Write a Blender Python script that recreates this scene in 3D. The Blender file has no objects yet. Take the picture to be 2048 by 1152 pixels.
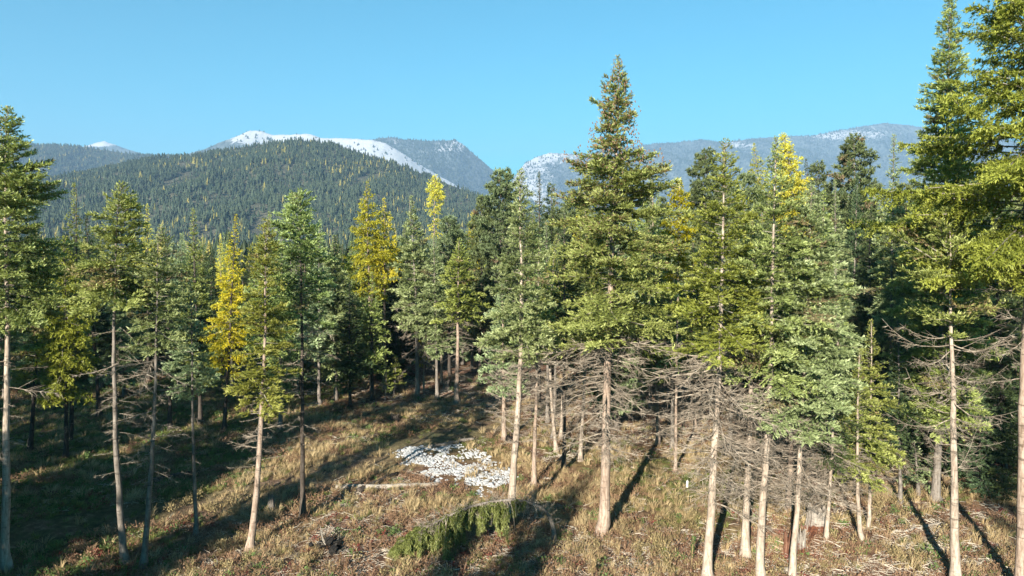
import bpy, math, random
import numpy as np
from mathutils import Vector

random.seed(7)
RNG = np.random.default_rng(11)
scene = bpy.context.scene
COL = scene.collection
R = math.radians

# ------------------------------------------------------------------ camera, world, sun, exposure
F_PX, CX, CY = 1366.0, 1024.0, 576.0
CAM_H = 13.0
HAZE = 1.25e-4
PITCH = math.atan(106 / F_PX)
cam_d = bpy.data.cameras.new('camera')
cam = bpy.data.objects.new('camera', cam_d)
COL.objects.link(cam)
cam.location = (0, 0, CAM_H)
cam.rotation_euler = (R(90) - PITCH, 0, 0)
cam_d.sensor_width = 36
cam_d.lens = 36 * F_PX / 2048
cam_d.clip_start = 0.1
cam_d.clip_end = 60000
scene.camera = cam

SUN_EL = R(22)
SUN_AZ = R(21.4)                       # light travels towards +y turned this much to +x
LX, LY = math.sin(SUN_AZ), math.cos(SUN_AZ)
world = bpy.data.worlds.new("World")
scene.world = world
world.use_nodes = True
wn = world.node_tree
for n in list(wn.nodes): wn.nodes.remove(n)
sky = wn.nodes.new('ShaderNodeTexSky')
sky.sky_type = 'NISHITA'
sky.sun_disc = False
sky.sun_elevation = SUN_EL
sky.sun_rotation = math.atan2(-LX, -LY)
sky.altitude = 900
sky.air_density = 1.0
sky.dust_density = 0.0
sky.ozone_density = 1.5
bg = wn.nodes.new('ShaderNodeBackground')
bg.inputs['Strength'].default_value = 0.0535
wo = wn.nodes.new('ShaderNodeOutputWorld')
tn = wn.nodes.new('ShaderNodeMix'); tn.data_type = 'RGBA'; tn.blend_type = 'MULTIPLY'; tn.inputs[0].default_value = 1
tn.inputs[7].default_value = (.17, 1.06, 1.10, 1)          # the camera's cool white balance on the whole sky
wn.links.new(sky.outputs[0], tn.inputs[6]); wn.links.new(tn.outputs[2], bg.inputs[0])
wn.links.new(bg.outputs[0], wo.inputs[0])

sun_d = bpy.data.lights.new('sun', 'SUN')
sun_d.energy = 5.0
sun_d.angle = R(0.5)
sun_d.color = (1.0, 0.93, 0.80)
sun = bpy.data.objects.new('sun', sun_d)
COL.objects.link(sun)
sdir = Vector((LX * math.cos(SUN_EL), LY * math.cos(SUN_EL), -math.sin(SUN_EL)))
sun.rotation_euler = sdir.to_track_quat('-Z', 'Y').to_euler()
sun.location = (-20, -40, 60)

vs = scene.view_settings
vs.view_transform = 'Standard'
vs.look = 'None'
vs.gamma = 1
vs.exposure = 1.46
try: vs.use_curve_mapping = False
except Exception: pass
cy = scene.cycles
cy.max_bounces = 4
cy.diffuse_bounces = 1
cy.glossy_bounces = 1
cy.transmission_bounces = 2
cy.volume_bounces = 0
cy.use_denoising = True
cy.sample_clamp_indirect = 4

# ------------------------------------------------------------------ helpers
def smooth(a, b, v):
    t = np.clip((np.asarray(v, float) - a) / (b - a), 0, 1)
    return t * t * (3 - 2 * t)

def ground_z(x, y):
    x = np.asarray(x, float); y = np.asarray(y, float)
    near = 1 - smooth(90, 200, np.hypot(x, y))
    z = 0.28 * np.sin(x * .11 + 1.0) * np.cos(y * .09) + .13 * np.sin(x * .31 + 2.1) * np.sin(y * .27 + .5)
    z = z + (.055 * np.sin(x * .93 + y * .2) * np.sin(y * .81) + .03 * np.sin(x * 2.3 + 1.3 * np.sin(y * .7)) * np.sin(y * 1.9 + x * .4)) * near
    z = z + .45 * np.exp(-(((x - 12.5) / 2.4) ** 2 + ((y - 29.3) / 2.2) ** 2))      # hump under the big stump
    z = z - 14 * smooth(100, 330, y)
    z = z + 2.5 * smooth(20, 60, x) * smooth(40, 90, y)
    return z

CP, SP = math.cos(PITCH), math.sin(PITCH)
def ray(px, py):
    a = (px - CX) / F_PX; b = (CY - py) / F_PX
    return np.array([a, CP + b * SP, -SP + b * CP])
def hit(px, py):
    d = ray(px, py)
    t = 5.0
    while t < 900:
        p = d * t
        if p[2] + CAM_H < ground_z(p[0], p[1]): break
        t += .25
    lo, hi = t - .25, t
    for _ in range(20):
        m = (lo + hi) / 2; p = d * m
        if p[2] + CAM_H < ground_z(p[0], p[1]): hi = m
        else: lo = m
    p = d * hi
    return np.array([p[0], p[1], float(ground_z(p[0], p[1]))])
def at_y(px, py, y):
    d = ray(px, py); t = y / d[1]
    return np.array([d[0] * t, y, CAM_H + d[2] * t])

def norm(v):
    return v / np.maximum(np.linalg.norm(v, axis=-1, keepdims=True), 1e-9)

def mesh_np(name, verts, faces, mat=None, attrs=None, smooth_shade=False, mats=None, mat_idx=None):
    """faces: one (M,k) array, or a list of such arrays"""
    me = bpy.data.meshes.new(name)
    if not isinstance(faces, list): faces = [faces]
    faces = [f for f in faces if len(f)]
    verts = np.ascontiguousarray(verts, dtype=np.float32)
    me.vertices.add(len(verts)); me.vertices.foreach_set('co', verts.ravel())
    li = np.concatenate([f.ravel() for f in faces]).astype(np.int32)
    tot = np.concatenate([np.full(len(f), f.shape[1]) for f in faces]).astype(np.int32)
    start = np.concatenate([[0], np.cumsum(tot)[:-1]]).astype(np.int32)
    me.loops.add(len(li)); me.loops.foreach_set('vertex_index', li)
    me.polygons.add(len(tot)); me.polygons.foreach_set('loop_start', start)
    if attrs:
        for k, v in attrs.items():
            a = me.attributes.new(k, 'FLOAT', 'POINT'); a.data.foreach_set('value', np.ascontiguousarray(v, dtype=np.float32))
    for m in ([mat] if mat else []) + (mats or []): me.materials.append(m)
    if mat_idx is not None: me.polygons.foreach_set('material_index', mat_idx.astype(np.int32))
    me.update(calc_edges=True)
    me.polygons.foreach_set('use_smooth', np.full(len(tot), smooth_shade))
    return me

def link(name, me, parent=None, loc=None, rot=None, scl=None):
    o = bpy.data.objects.new(name, me); COL.objects.link(o)
    if parent: o.parent = parent
    if loc is not None: o.location = loc
    if rot is not None: o.rotation_euler = rot
    if scl is not None: o.scale = scl
    return o
def tag(o, label=None, cat=None, group=None, kind=None):
    for k, v in (('label', label), ('category', cat), ('group', group), ('kind', kind)):
        if v: o[k] = v
    return o

def tubes(paths, radii, sides=5, ref=(0, 0, 1), cap=False):
    """paths (B,K,3), radii (B,K) -> verts, quads"""
    paths = np.asarray(paths, float); radii = np.asarray(radii, float)
    B, K, _ = paths.shape
    t = np.empty_like(paths)
    t[:, 1:-1] = paths[:, 2:] - paths[:, :-2]; t[:, 0] = paths[:, 1] - paths[:, 0]; t[:, -1] = paths[:, -1] - paths[:, -2]
    t = norm(t)
    r = np.broadcast_to(np.array(ref, float), t.shape)
    a = norm(np.cross(t, r)); b = np.cross(t, a)
    ang = np.arange(sides) / sides * 2 * math.pi
    v = paths[:, :, None] + (a[:, :, None] * np.cos(ang)[None, None, :, None] + b[:, :, None] * np.sin(ang)[None, None, :, None]) * radii[:, :, None, None]
    i = np.arange(B)[:, None, None] * K * sides + np.arange(K - 1)[None, :, None] * sides + np.arange(sides)[None, None, :]
    j = np.arange(B)[:, None, None] * K * sides + np.arange(K - 1)[None, :, None] * sides + ((np.arange(sides) + 1) % sides)[None, None, :]
    q = np.stack([i, j, j + sides, i + sides], -1).reshape(-1, 4)
    return v.reshape(-1, 3), q
def join(parts):
    vs_, fs_, off = [], {}, 0
    for v, f in parts:
        vs_.append(v)
        for ff in (f if isinstance(f, list) else [f]):
            fs_.setdefault(ff.shape[1], []).append(ff + off)
        off += len(v)
    return np.concatenate(vs_), [np.concatenate(x) for x in fs_.values()]

def fbm(x, y, seed=0, octs=5, lac=2.03, gain=.5):
    """cheap value noise, vectorised"""
    x = np.asarray(x, float); y = np.asarray(y, float)
    out = np.zeros(np.broadcast(x, y).shape); amp = 1; tot = 0
    for o in range(octs):
        xi = np.floor(x).astype(np.int64); yi = np.floor(y).astype(np.int64)
        fx = x - xi; fy = y - yi
        fx = fx * fx * (3 - 2 * fx); fy = fy * fy * (3 - 2 * fy)
        def h(i, j):
            n = (i * 374761393 + j * 668265263 + (seed + o) * 1442695041) & 0x7fffffff
            n = ((n ^ (n >> 13)) * 1274126177) & 0x7fffffff
            return ((n ^ (n >> 16)) & 0xffff) / 65535.0
        v = (h(xi, yi) * (1 - fx) + h(xi + 1, yi) * fx) * (1 - fy) + (h(xi, yi + 1) * (1 - fx) + h(xi + 1, yi + 1) * fx) * fy
        out += amp * v; tot += amp; amp *= gain; x = x * lac + 17.3; y = y * lac + 5.1
    return out / tot

# ------------------------------------------------------------------ materials
def new_mat(name):
    m = bpy.data.materials.new(name); m.use_nodes = True
    nt = m.node_tree
    for n in list(nt.nodes): nt.nodes.remove(n)
    out = nt.nodes.new('ShaderNodeOutputMaterial')
    return m, nt, out
def N(nt, typ, **kw):
    n = nt.nodes.new('ShaderNode' + typ)
    for k, v in kw.items():
        if k in ('operation', 'blend_type', 'data_type', 'attribute_name', 'noise_dimensions', 'feature', 'wave_type', 'distance'):
            setattr(n, k, v)
    return n
def mix_col(nt, fac, a, b, blend='MIX'):
    n = nt.nodes.new('ShaderNodeMix'); n.data_type = 'RGBA'; n.blend_type = blend
    for s, v in ((n.inputs[0], fac), (n.inputs[6], a), (n.inputs[7], b)):
        if isinstance(v, (int, float)): s.default_value = v
        elif isinstance(v, tuple): s.default_value = (*v, 1)
        else: nt.links.new(v, s)
    return n.outputs[2]
def math_n(nt, op, a, b=0.0, c=None, clamp=False):
    n = nt.nodes.new('ShaderNodeMath'); n.operation = op; n.use_clamp = clamp
    for s, v in zip(n.inputs, (a, b, c)):
        if v is None: continue
        if isinstance(v, (int, float)): s.default_value = v
        else: nt.links.new(v, s)
    return n.outputs[0]
def noise(nt, scale, vec=None, detail=3, rough=.55):
    n = nt.nodes.new('ShaderNodeTexNoise'); n.inputs['Scale'].default_value = scale
    n.inputs['Detail'].default_value = detail; n.inputs['Roughness'].default_value = rough
    if vec is not None: nt.links.new(vec, n.inputs['Vector'])
    return n.outputs['Fac']
def ramp(nt, fac, stops):
    n = nt.nodes.new('ShaderNodeValToRGB'); cr = n.color_ramp
    while len(cr.elements) < len(stops): cr.elements.new(.5)
    for e, (p, c) in zip(cr.elements, stops):
        e.position = p; e.color = (*c, 1) if isinstance(c, tuple) else (c, c, c, 1)
    nt.links.new(fac, n.inputs[0]); return n.outputs[0]
def attr(nt, name):
    n = nt.nodes.new('ShaderNodeAttribute'); n.attribute_name = name; return n.outputs['Fac']
def geo_pos(nt):
    return nt.nodes.new('ShaderNodeNewGeometry').outputs['Position']
def objrand(nt):
    return nt.nodes.new('ShaderNodeObjectInfo').outputs['Random']

def leaf_mat(name, dark, mid, light, vary=.25, trans=.28, brown=None, huev=.045):
    m, nt, out = new_mat(name)
    t = attr(nt, 'tint')
    c = ramp(nt, t, [(.05, dark), (.48, mid), (.95, light)])
    r = objrand(nt)
    hs = nt.nodes.new('ShaderNodeHueSaturation')
    nt.links.new(c, hs.inputs['Color'])
    nt.links.new(math_n(nt, 'MULTIPLY_ADD', r, huev, .5 - huev / 2), hs.inputs['Hue'])
    nt.links.new(math_n(nt, 'MULTIPLY_ADD', r, -vary, 1 + vary * .5), hs.inputs['Saturation'])
    nt.links.new(math_n(nt, 'MULTIPLY_ADD', r, vary * 1.4, 1 - vary * .7), hs.inputs['Value'])
    c = hs.outputs[0]
    if brown:
        c = mix_col(nt, attr(nt, 'rust'), c, brown)
    p = nt.nodes.new('ShaderNodeBsdfPrincipled')
    nt.links.new(c, p.inputs['Base Color'])
    p.inputs['Roughness'].default_value = .55
    p.inputs['Specular IOR Level'].default_value = .35
    tr = nt.nodes.new('ShaderNodeBsdfTranslucent')
    nt.links.new(mix_col(nt, 1.0, c, (1.0, 1.0, .55), 'MULTIPLY'), tr.inputs['Color'])
    mx = nt.nodes.new('ShaderNodeMixShader'); mx.inputs[0].default_value = trans
    nt.links.new(p.outputs[0], mx.inputs[1]); nt.links.new(tr.outputs[0], mx.inputs[2])
    nt.links.new(mx.outputs[0], out.inputs[0])
    return m

M = {}
M['fir'] = leaf_mat('needles_fir', (0.045, 0.066, 0.015), (0.26, 0.32, 0.075), (0.64, 0.7, 0.27))
M['blue'] = leaf_mat('needles_blue_fir', (0.042, 0.066, 0.028), (0.26, 0.32, 0.13), (0.66, 0.72, 0.4))
M['spruce'] = leaf_mat('needles_spruce', (0.045, 0.062, 0.014), (0.26, 0.295, 0.07), (0.63, 0.655, 0.25))
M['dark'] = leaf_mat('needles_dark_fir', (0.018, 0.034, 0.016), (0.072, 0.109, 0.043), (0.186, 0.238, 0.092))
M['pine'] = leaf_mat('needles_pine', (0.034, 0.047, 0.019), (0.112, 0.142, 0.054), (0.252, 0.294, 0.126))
M['gold'] = leaf_mat('needles_gold_larch', (0.4, 0.34, 0.035), (0.72, 0.64, 0.07), (0.85, 0.84, 0.2), vary=.15, trans=.4, huev=.014)
M['lime'] = leaf_mat('needles_lime_larch', (0.130, 0.120, 0.011), (0.414, 0.385, 0.029), (0.715, 0.660, 0.073), vary=.12, trans=.38, huev=.014)
M['olive'] = leaf_mat('needles_olive_larch', (0.07, 0.085, 0.012), (0.26, 0.29, 0.045), (0.5, 0.53, 0.12), vary=.12, trans=.35, huev=.014)

def wood_mat(name, a, b, c, scale=6, bump=.5, stretch=.18):
    m, nt, out = new_mat(name)
    tc = nt.nodes.new('ShaderNodeTexCoord').outputs['Object']
    mp = nt.nodes.new('ShaderNodeMapping'); mp.inputs['Scale'].default_value = (1, 1, stretch)
    nt.links.new(tc, mp.inputs[0])
    n1 = noise(nt, scale * 2.2, mp.outputs[0], 5, .7)
    n2 = noise(nt, 1.3, tc, 3)
    n3 = noise(nt, 11, mp.outputs[0], 5, .75)
    col = ramp(nt, n1, [(.33, a), (.5, b), (.68, c)])
    col = mix_col(nt, ramp(nt, n2, [(.4, 0.0), (.65, .55)]), col, a)
    col = mix_col(nt, ramp(nt, n3, [(.58, 0.0), (.72, .6)]), col, tuple(v * .45 for v in a))
    if stretch < 1:
        mp2 = nt.nodes.new('ShaderNodeMapping'); mp2.inputs['Scale'].default_value = (.7, .7, 4.5)
        nt.links.new(tc, mp2.inputs[0])
        col = mix_col(nt, ramp(nt, noise(nt, 1.6, mp2.outputs[0], 4, .7), [(.56, 0.0), (.66, .75)]), col, tuple(v * .4 for v in a))
    p = nt.nodes.new('ShaderNodeBsdfPrincipled'); nt.links.new(col, p.inputs['Base Color'])
    p.inputs['Roughness'].default_value = .9; p.inputs['Specular IOR Level'].default_value = .15
    bp = nt.nodes.new('ShaderNodeBump'); bp.inputs['Strength'].default_value = bump; bp.inputs['Distance'].default_value = .05
    nt.links.new(n1, bp.inputs['Height']); nt.links.new(bp.outputs[0], p.inputs['Normal'])
    nt.links.new(p.outputs[0], out.inputs[0])
    return m
M['bark_pale'] = wood_mat('bark_pale', (.19, .145, .11), (.39, .315, .25), (.55, .465, .38))
M['bark_pink'] = wood_mat('bark_pinkish', (.16, .11, .08), (.33, .25, .195), (.48, .385, .31))
M['bark_grey'] = wood_mat('bark_grey', (.10, .085, .07), (.20, .17, .145), (.32, .28, .24))
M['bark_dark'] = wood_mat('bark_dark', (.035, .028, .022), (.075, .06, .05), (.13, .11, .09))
M['deadwood'] = wood_mat('dead_branch_wood', (.11, .085, .063), (.27, .222, .172), (.48, .41, .33), scale=4, bump=.1, stretch=1)
M['limb'] = wood_mat('live_limb_wood', (.13, .11, .09), (.24, .21, .17), (.36, .32, .27), scale=4, bump=.1, stretch=1)
M['stump'] = wood_mat('weathered_stump', (.12, .10, .085), (.27, .235, .20), (.42, .375, .32), scale=7, stretch=.08)
M['log'] = wood_mat('weathered_log', (.17, .145, .12), (.32, .28, .23), (.46, .41, .35), scale=5, stretch=1)
M['rot'] = wood_mat('rotten_red_wood', (.06, .03, .02), (.15, .065, .04), (.26, .15, .10), scale=7)
M['char'] = wood_mat('charred_wood', (.008, .007, .006), (.02, .018, .016), (.06, .055, .05), scale=7)

def add_rot(m):
    nt = m.node_tree
    p = [n for n in nt.nodes if n.type == 'BSDF_PRINCIPLED'][0]
    old = p.inputs['Base Color'].links[0].from_socket
    tc = nt.nodes.new('ShaderNodeTexCoord').outputs['Object']
    sx = nt.nodes.new('ShaderNodeSeparateXYZ'); nt.links.new(tc, sx.inputs[0])
    nz = noise(nt, 4.5, tc, 5, .7)
    v = math_n(nt, 'MULTIPLY_ADD', sx.outputs['Z'], -.75, .34)
    v = math_n(nt, 'ADD', v, nz)
    f = math_n(nt, 'MULTIPLY', math_n(nt, 'SUBTRACT', v, .50), 8.0, clamp=True)
    side = math_n(nt, 'MULTIPLY', math_n(nt, 'SUBTRACT', .02, sx.outputs['Y']), 6.0, clamp=True)
    f = math_n(nt, 'MULTIPLY', f, side)
    red = ramp(nt, noise(nt, 14, tc, 4, .7), [(.35, (.045, .018, .012)), (.65, (.15, .06, .032))])
    nt.links.new(mix_col(nt, f, old, red), p.inputs['Base Color'])
add_rot(M['stump'])

def simple_mat(name, c1, c2, scale=8, rough=.9, spec=.2, trans=0):
    m, nt, out = new_mat(name)
    r = math_n(nt, 'ADD', math_n(nt, 'MULTIPLY', objrand(nt), .6), math_n(nt, 'MULTIPLY', noise(nt, scale), .4))
    col = mix_col(nt, r, c1, c2)
    p = nt.nodes.new('ShaderNodeBsdfPrincipled'); nt.links.new(col, p.inputs['Base Color'])
    p.inputs['Roughness'].default_value = rough; p.inputs['Specular IOR Level'].default_value = spec
    if trans:
        tr = nt.nodes.new('ShaderNodeBsdfTranslucent'); nt.links.new(col, tr.inputs['Color'])
        mx = nt.nodes.new('ShaderNodeMixShader'); mx.inputs[0].default_value = trans
        nt.links.new(p.outputs[0], mx.inputs[1]); nt.links.new(tr.outputs[0], mx.inputs[2]); nt.links.new(mx.outputs[0], out.inputs[0])
    else: nt.links.new(p.outputs[0], out.inputs[0])
    return m
M['straw'] = simple_mat('dry_grass_blades', (.32, .22, .105), (.60, .47, .27), trans=.25)
M['green'] = simple_mat('green_grass_blades', (.07, .10, .025), (.28, .29, .085), trans=.25)
M['weed'] = simple_mat('green_weed_leaves', (.07, .12, .035), (.17, .24, .08), trans=.25)
M['russet'] = simple_mat('russet_shrub_leaves', (.13, .065, .04), (.36, .23, .14), trans=.2)
M['crimson'] = simple_mat('crimson_leaves', (.13, .03, .025), (.28, .08, .06), trans=.2)
M['stick'] = simple_mat('bleached_sticks', (.30, .25, .19), (.62, .55, .45))
M['rock'] = simple_mat('white_rock', (.08, .085, .095), (.50, .50, .50), scale=11)
M['stake'] = simple_mat('white_stake_paint', (.72, .73, .66), (.8, .8, .72))
M['cone'] = simple_mat('cone_scales', (.11, .065, .04), (.26, .165, .11))
M['bowed'] = leaf_mat('needles_bowed_fir', (.03, .045, .012), (.12, .15, .04), (.34, .38, .15))
M['shrub'] = simple_mat('pale_shrub_leaves', (.17, .13, .06), (.42, .33, .17), trans=.25)

# ground material
def ground_mat():
    m, nt, out = new_mat('forest_floor')
    pos = geo_pos(nt)
    n1 = noise(nt, .35, pos, 5, .6); n2 = noise(nt, 2.6, pos, 6, .7); n3 = noise(nt, 11, pos, 4, .7)
    straw = ramp(nt, n2, [(.3, (.13, .08, .04)), (.5, (.27, .185, .085)), (.7, (.43, .33, .16))])
    duff = ramp(nt, n2, [(.3, (.065, .038, .025)), (.5, (.18, .10, .065)), (.7, (.37, .25, .18))])
    green = ramp(nt, n2, [(.3, (.02, .03, .012)), (.55, (.06, .075, .025)), (.75, (.14, .15, .05))])  # green ground cover, its colour darkened to deepen the shade on the left
    c = mix_col(nt, ramp(nt, n1, [(.42, 0.0), (.58, 1.0)]), straw, duff)
    c = mix_col(nt, attr(nt, 'duff'), c, duff)
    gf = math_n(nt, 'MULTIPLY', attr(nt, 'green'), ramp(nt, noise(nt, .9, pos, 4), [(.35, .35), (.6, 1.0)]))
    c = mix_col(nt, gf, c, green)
    dirt = ramp(nt, n3, [(.3, (.09, .09, .07)), (.7, (.20, .19, .15))])
    c = mix_col(nt, math_n(nt, 'MULTIPLY', attr(nt, 'dirt'), .30), c, dirt)
    c = mix_col(nt, ramp(nt, n3, [(.25, .55), (.5, 0.0)]), c, (.03, .02, .012))
    p = nt.nodes.new('ShaderNodeBsdfPrincipled'); nt.links.new(c, p.inputs['Base Color'])
    p.inputs['Roughness'].default_value = .95; p.inputs['Specular IOR Level'].default_value = .1
    bp = nt.nodes.new('ShaderNodeBump'); bp.inputs['Strength'].default_value = .8; bp.inputs['Distance'].default_value = .12
    nt.links.new(math_n(nt, 'ADD', n2, n3), bp.inputs['Height']); nt.links.new(bp.outputs[0], p.inputs['Normal'])
    nt.links.new(p.outputs[0], out.inputs[0])
    return m
M['ground'] = ground_mat()

# ------------------------------------------------------------------ ground sheet
def axis(lo, hi, step, far, k):
    a = list(np.arange(lo, hi + 1e-6, step)); s = step
    x = hi
    while x < far: s *= k; x += s; a.append(x)
    return a
xs_r = axis(0, 42, .38, 14000, 1.28)
xs = np.array([-v for v in xs_r[:0:-1]] + xs_r)
ys_f = axis(14, 74, .38, 14000, 1.17)
ys_b = [14 - v for v in axis(0, 10, 2, 400, 1.4)[:0:-1]]
ys = np.array(ys_b + ys_f)
XX, YY = np.meshgrid(xs, ys)
ZZ = ground_z(XX, YY) + (fbm(XX * 1.1, YY * 1.1, 3, 3) - .5) * .14 * (np.hypot(XX, YY) < 80)

def px_of(x, y, z):
    zz = z - CAM_H
    depth = y * CP - zz * SP
    return CX + F_PX * x / depth, CY - F_PX * (y * SP + zz * CP) / depth
def seg_mask(x, y, pts, w):
    """soft mask around a polyline in world xy"""
    d = np.full(x.shape, 1e9)
    for (a, b) in zip(pts[:-1], pts[1:]):
        ax, ay = a[:2]; bx, by = b[:2]
        L2 = (bx - ax) ** 2 + (by - ay) ** 2
        t = np.clip(((x - ax) * (bx - ax) + (y - ay) * (by - ay)) / L2, 0, 1)
        d = np.minimum(d, np.hypot(x - ax - t * (bx - ax), y - ay - t * (by - ay)))
    return 1 - smooth(w * .7, w * 1.2, d)
track = [hit(*p) for p in ((-200, 1120), (100, 1060), (330, 1020), (520, 985), (690, 930), (840, 885), (1000, 850))]
PXg, PYg = px_of(XX, np.maximum(YY, 5), ZZ)
wob = (fbm(XX * .25, YY * .25, 9, 3) - .5)
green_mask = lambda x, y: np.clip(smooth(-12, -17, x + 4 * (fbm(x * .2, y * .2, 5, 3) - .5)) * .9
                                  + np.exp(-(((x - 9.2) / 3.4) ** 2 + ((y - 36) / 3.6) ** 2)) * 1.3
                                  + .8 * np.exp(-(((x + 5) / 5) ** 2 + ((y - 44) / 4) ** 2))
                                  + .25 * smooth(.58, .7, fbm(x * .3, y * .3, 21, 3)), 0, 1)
duff_mask = lambda x, y: np.clip(smooth(33, 28, y + 7 * (fbm(x * .3, y * .3, 8, 3) - .5)) * .95
                                 + smooth(2, 6, x) * smooth(38, 44, y)
                                 + smooth(48, 55, y) + smooth(.55, .68, fbm(x * .35, y * .35, 31, 3)) * .8, 0, 1)
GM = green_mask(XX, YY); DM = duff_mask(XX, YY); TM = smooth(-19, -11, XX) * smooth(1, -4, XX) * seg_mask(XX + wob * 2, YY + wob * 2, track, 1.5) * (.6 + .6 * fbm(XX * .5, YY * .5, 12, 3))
ny, nx = XX.shape
idx = np.arange(ny * nx).reshape(ny, nx)
quads = np.stack([idx[:-1, :-1], idx[:-1, 1:], idx[1:, 1:], idx[1:, :-1]], -1).reshape(-1, 4)
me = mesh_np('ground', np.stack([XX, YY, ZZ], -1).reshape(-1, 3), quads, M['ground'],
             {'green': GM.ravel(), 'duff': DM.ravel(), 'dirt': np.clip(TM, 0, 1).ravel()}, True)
tag(link('ground', me), kind='structure')
def gz(x, y):
    return ground_z(x, y) + (fbm(np.asarray(x) * 1.1, np.asarray(y) * 1.1, 3, 3) - .5) * .14

# ------------------------------------------------------------------ far hills and mountains
def hill_mat(name, dark, mid, gold, snowy=True):
    m, nt, out = new_mat(name)
    pos = geo_pos(nt)
    n1 = noise(nt, .10 if not snowy else .022, pos, 4, .8); n2 = noise(nt, .006, pos, 4, .6)
    c = ramp(nt, n1, [(.35, dark), (.6, mid)])
    c = mix_col(nt, ramp(nt, n2, [(.55, 0.0), (.75, .45)]), c, gold)
    if snowy:
        s = attr(nt, 'snow')
        speck = noise(nt, .016, pos, 6, .85)
        f = math_n(nt, 'MULTIPLY', math_n(nt, 'SUBTRACT', math_n(nt, 'ADD', s, speck), 1.0), 9.0, clamp=True)
        c = mix_col(nt, f, c, (.48, .485, .50))
    p = nt.nodes.new('ShaderNodeBsdfPrincipled'); nt.links.new(c, p.inputs['Base Color'])
    p.inputs['Roughness'].default_value = .95; p.inputs['Specular IOR Level'].default_value = .05
    bp = nt.nodes.new('ShaderNodeBump'); bp.inputs['Strength'].default_value = 1; bp.inputs['Distance'].default_value = 9
    nt.links.new(n1, bp.inputs['Height']); nt.links.new(bp.outputs[0], p.inputs['Normal'])
    nt.links.new(p.outputs[0], out.inputs[0])
    return m
M['hill'] = hill_mat('hill_floor', (.06, .065, .045), (.15, .14, .095), (.19, .17, .09), False)
M['mount'] = hill_mat('mountain_forest', (.03, .045, .045), (.14, .165, .16), (.12, .13, .12))  # part of the bluish distance haze is put into this green-blue colour

def mountain(name, D, prof, front, back, mat, amp, seed, snow=None, nxs=260, nys=110, zfoot=-40, power=.9, skew=0.0, lift=0):
    """ridge line traced along bearings at distance D; slopes fall towards and away from the camera"""
    prof = np.array(prof, float)
    pxs = np.linspace(prof[0, 0], prof[-1, 0], nxs)
    pys = np.interp(pxs, prof[:, 0], prof[:, 1]) + lift
    rg = np.array([at_y(a, b, D) for a, b in zip(pxs, pys)])
    xr, zr = rg[:, 0], rg[:, 2]
    ts = np.concatenate([np.linspace(0, 1, nys), 1 + np.linspace(0, 1, nys // 3)[1:]])
    V = np.zeros((len(ts), nxs, 3)); S = np.zeros((len(ts), nxs)); T = np.zeros((len(ts), nxs))
    wz = (fbm(xr / (front * .25), xr * 0 + seed, seed, 3) - .5)
    for k, t in enumerate(ts):
        if t <= 1:
            y = D - front * (1 - t) ** 1.0
            f = t ** power
            z = zfoot + (zr - zfoot) * (f * .75 + .25 * t * t)
        else:
            y = D + back * (t - 1); z = zr - (zr - zfoot) * smooth(1, 2, t)
        x = xr * (1 + 0 * t) + skew * front * (1 - min(t, 1))
        w = np.clip(4 * t * (1 - t), 0, 1) ** .7 if t <= 1 else 0.3 * (t - 1)
        rid = 1 - np.abs(fbm(x / (front * .30) + .35 * t, np.full(nxs, y) / (front * .9), seed, 5) * 2 - 1) * 2
        rid2 = fbm(x / (front * .07), np.full(nxs, y) / (front * .12), seed + 5, 4) - .5
        z = z + amp * w * (rid - .55) + amp * .3 * (w + .05) * rid2
        z = z + (fbm(xr / 14.0, xr * 0 + 3, seed + 9, 3) - .5) * D * .0016 * (t > .97)
        V[k, :, 0] = x; V[k, :, 1] = y; V[k, :, 2] = z; T[k] = t
    if snow is not None:
        P = px_of(V[..., 0], V[..., 1], V[..., 2])
        S = snow(P[0], P[1], T, V)
    i = np.arange(len(ts) * nxs).reshape(len(ts), nxs)
    q = np.stack([i[:-1, :-1], i[:-1, 1:], i[1:, 1:], i[1:, :-1]], -1).reshape(-1, 4)
    me = mesh_np(name, V.reshape(-1, 3), q, mat, {'snow': S.ravel()}, True)
    o = tag(link(name, me), kind='structure')
    return V[:nys], o

vh, _ = mountain('hill', 1500, [(-260, 520), (-120, 455), (0, 412), (70, 386), (150, 354), (230, 334), (300, 320), (400, 311), (470, 297), (540, 287), (600, 282),
    (660, 288), (720, 306), (800, 331), (880, 361), (950, 390), (1020, 415), (1120, 450), (1260, 480), (1400, 500)], 800, 500, M['hill'], 34, 3, nxs=240, nys=110, zfoot=-20, power=1.0)
vl, _ = mountain('hill', 3300, [(-500, 330), (-200, 300), (-60, 284), (0, 276), (45, 281), (75, 292), (170, 294), (250, 307), (310, 314), (380, 314), (470, 330), (560, 350), (700, 380)],
    1300, 900, M['hill'], 110, 8, nxs=200, nys=80, zfoot=-20)
vm0, _ = mountain('mountain', 6500, [(60, 360), (120, 310), (170, 292), (190, 286), (207, 282), (228, 289), (250, 297), (300, 312), (360, 340)], 1500, 900, M['mount'], 90, 5,
    snow=lambda px, py, t, V: smooth(302, 287, py) * (.62 + .3 * smooth(235, 205, px)), nxs=140, nys=60)
vm1, _ = mountain('mountain', 4700, [(300, 345), (360, 312), (410, 298), (440, 285), (470, 274), (500, 261), (522, 262), (545, 270), (580, 269), (612, 267), (624, 269), (640, 276), (700, 277), (745, 280),
    (770, 286), (800, 303), (830, 323), (870, 347), (905, 366), (950, 395), (1000, 420)], 1500, 700, M['mount'], 60, 14,
    snow=lambda px, py, t, V: np.where(px < 650, .30 + .6 * smooth(300, 275, py) * smooth(410, 520, px + 0 * py), .83 - .4 * smooth(.88, .5, t) + .14 * (fbm(V[..., 0] / 60, V[..., 1] / 300, 4, 3) - .5) * 2),
    nxs=200, nys=80)
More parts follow.
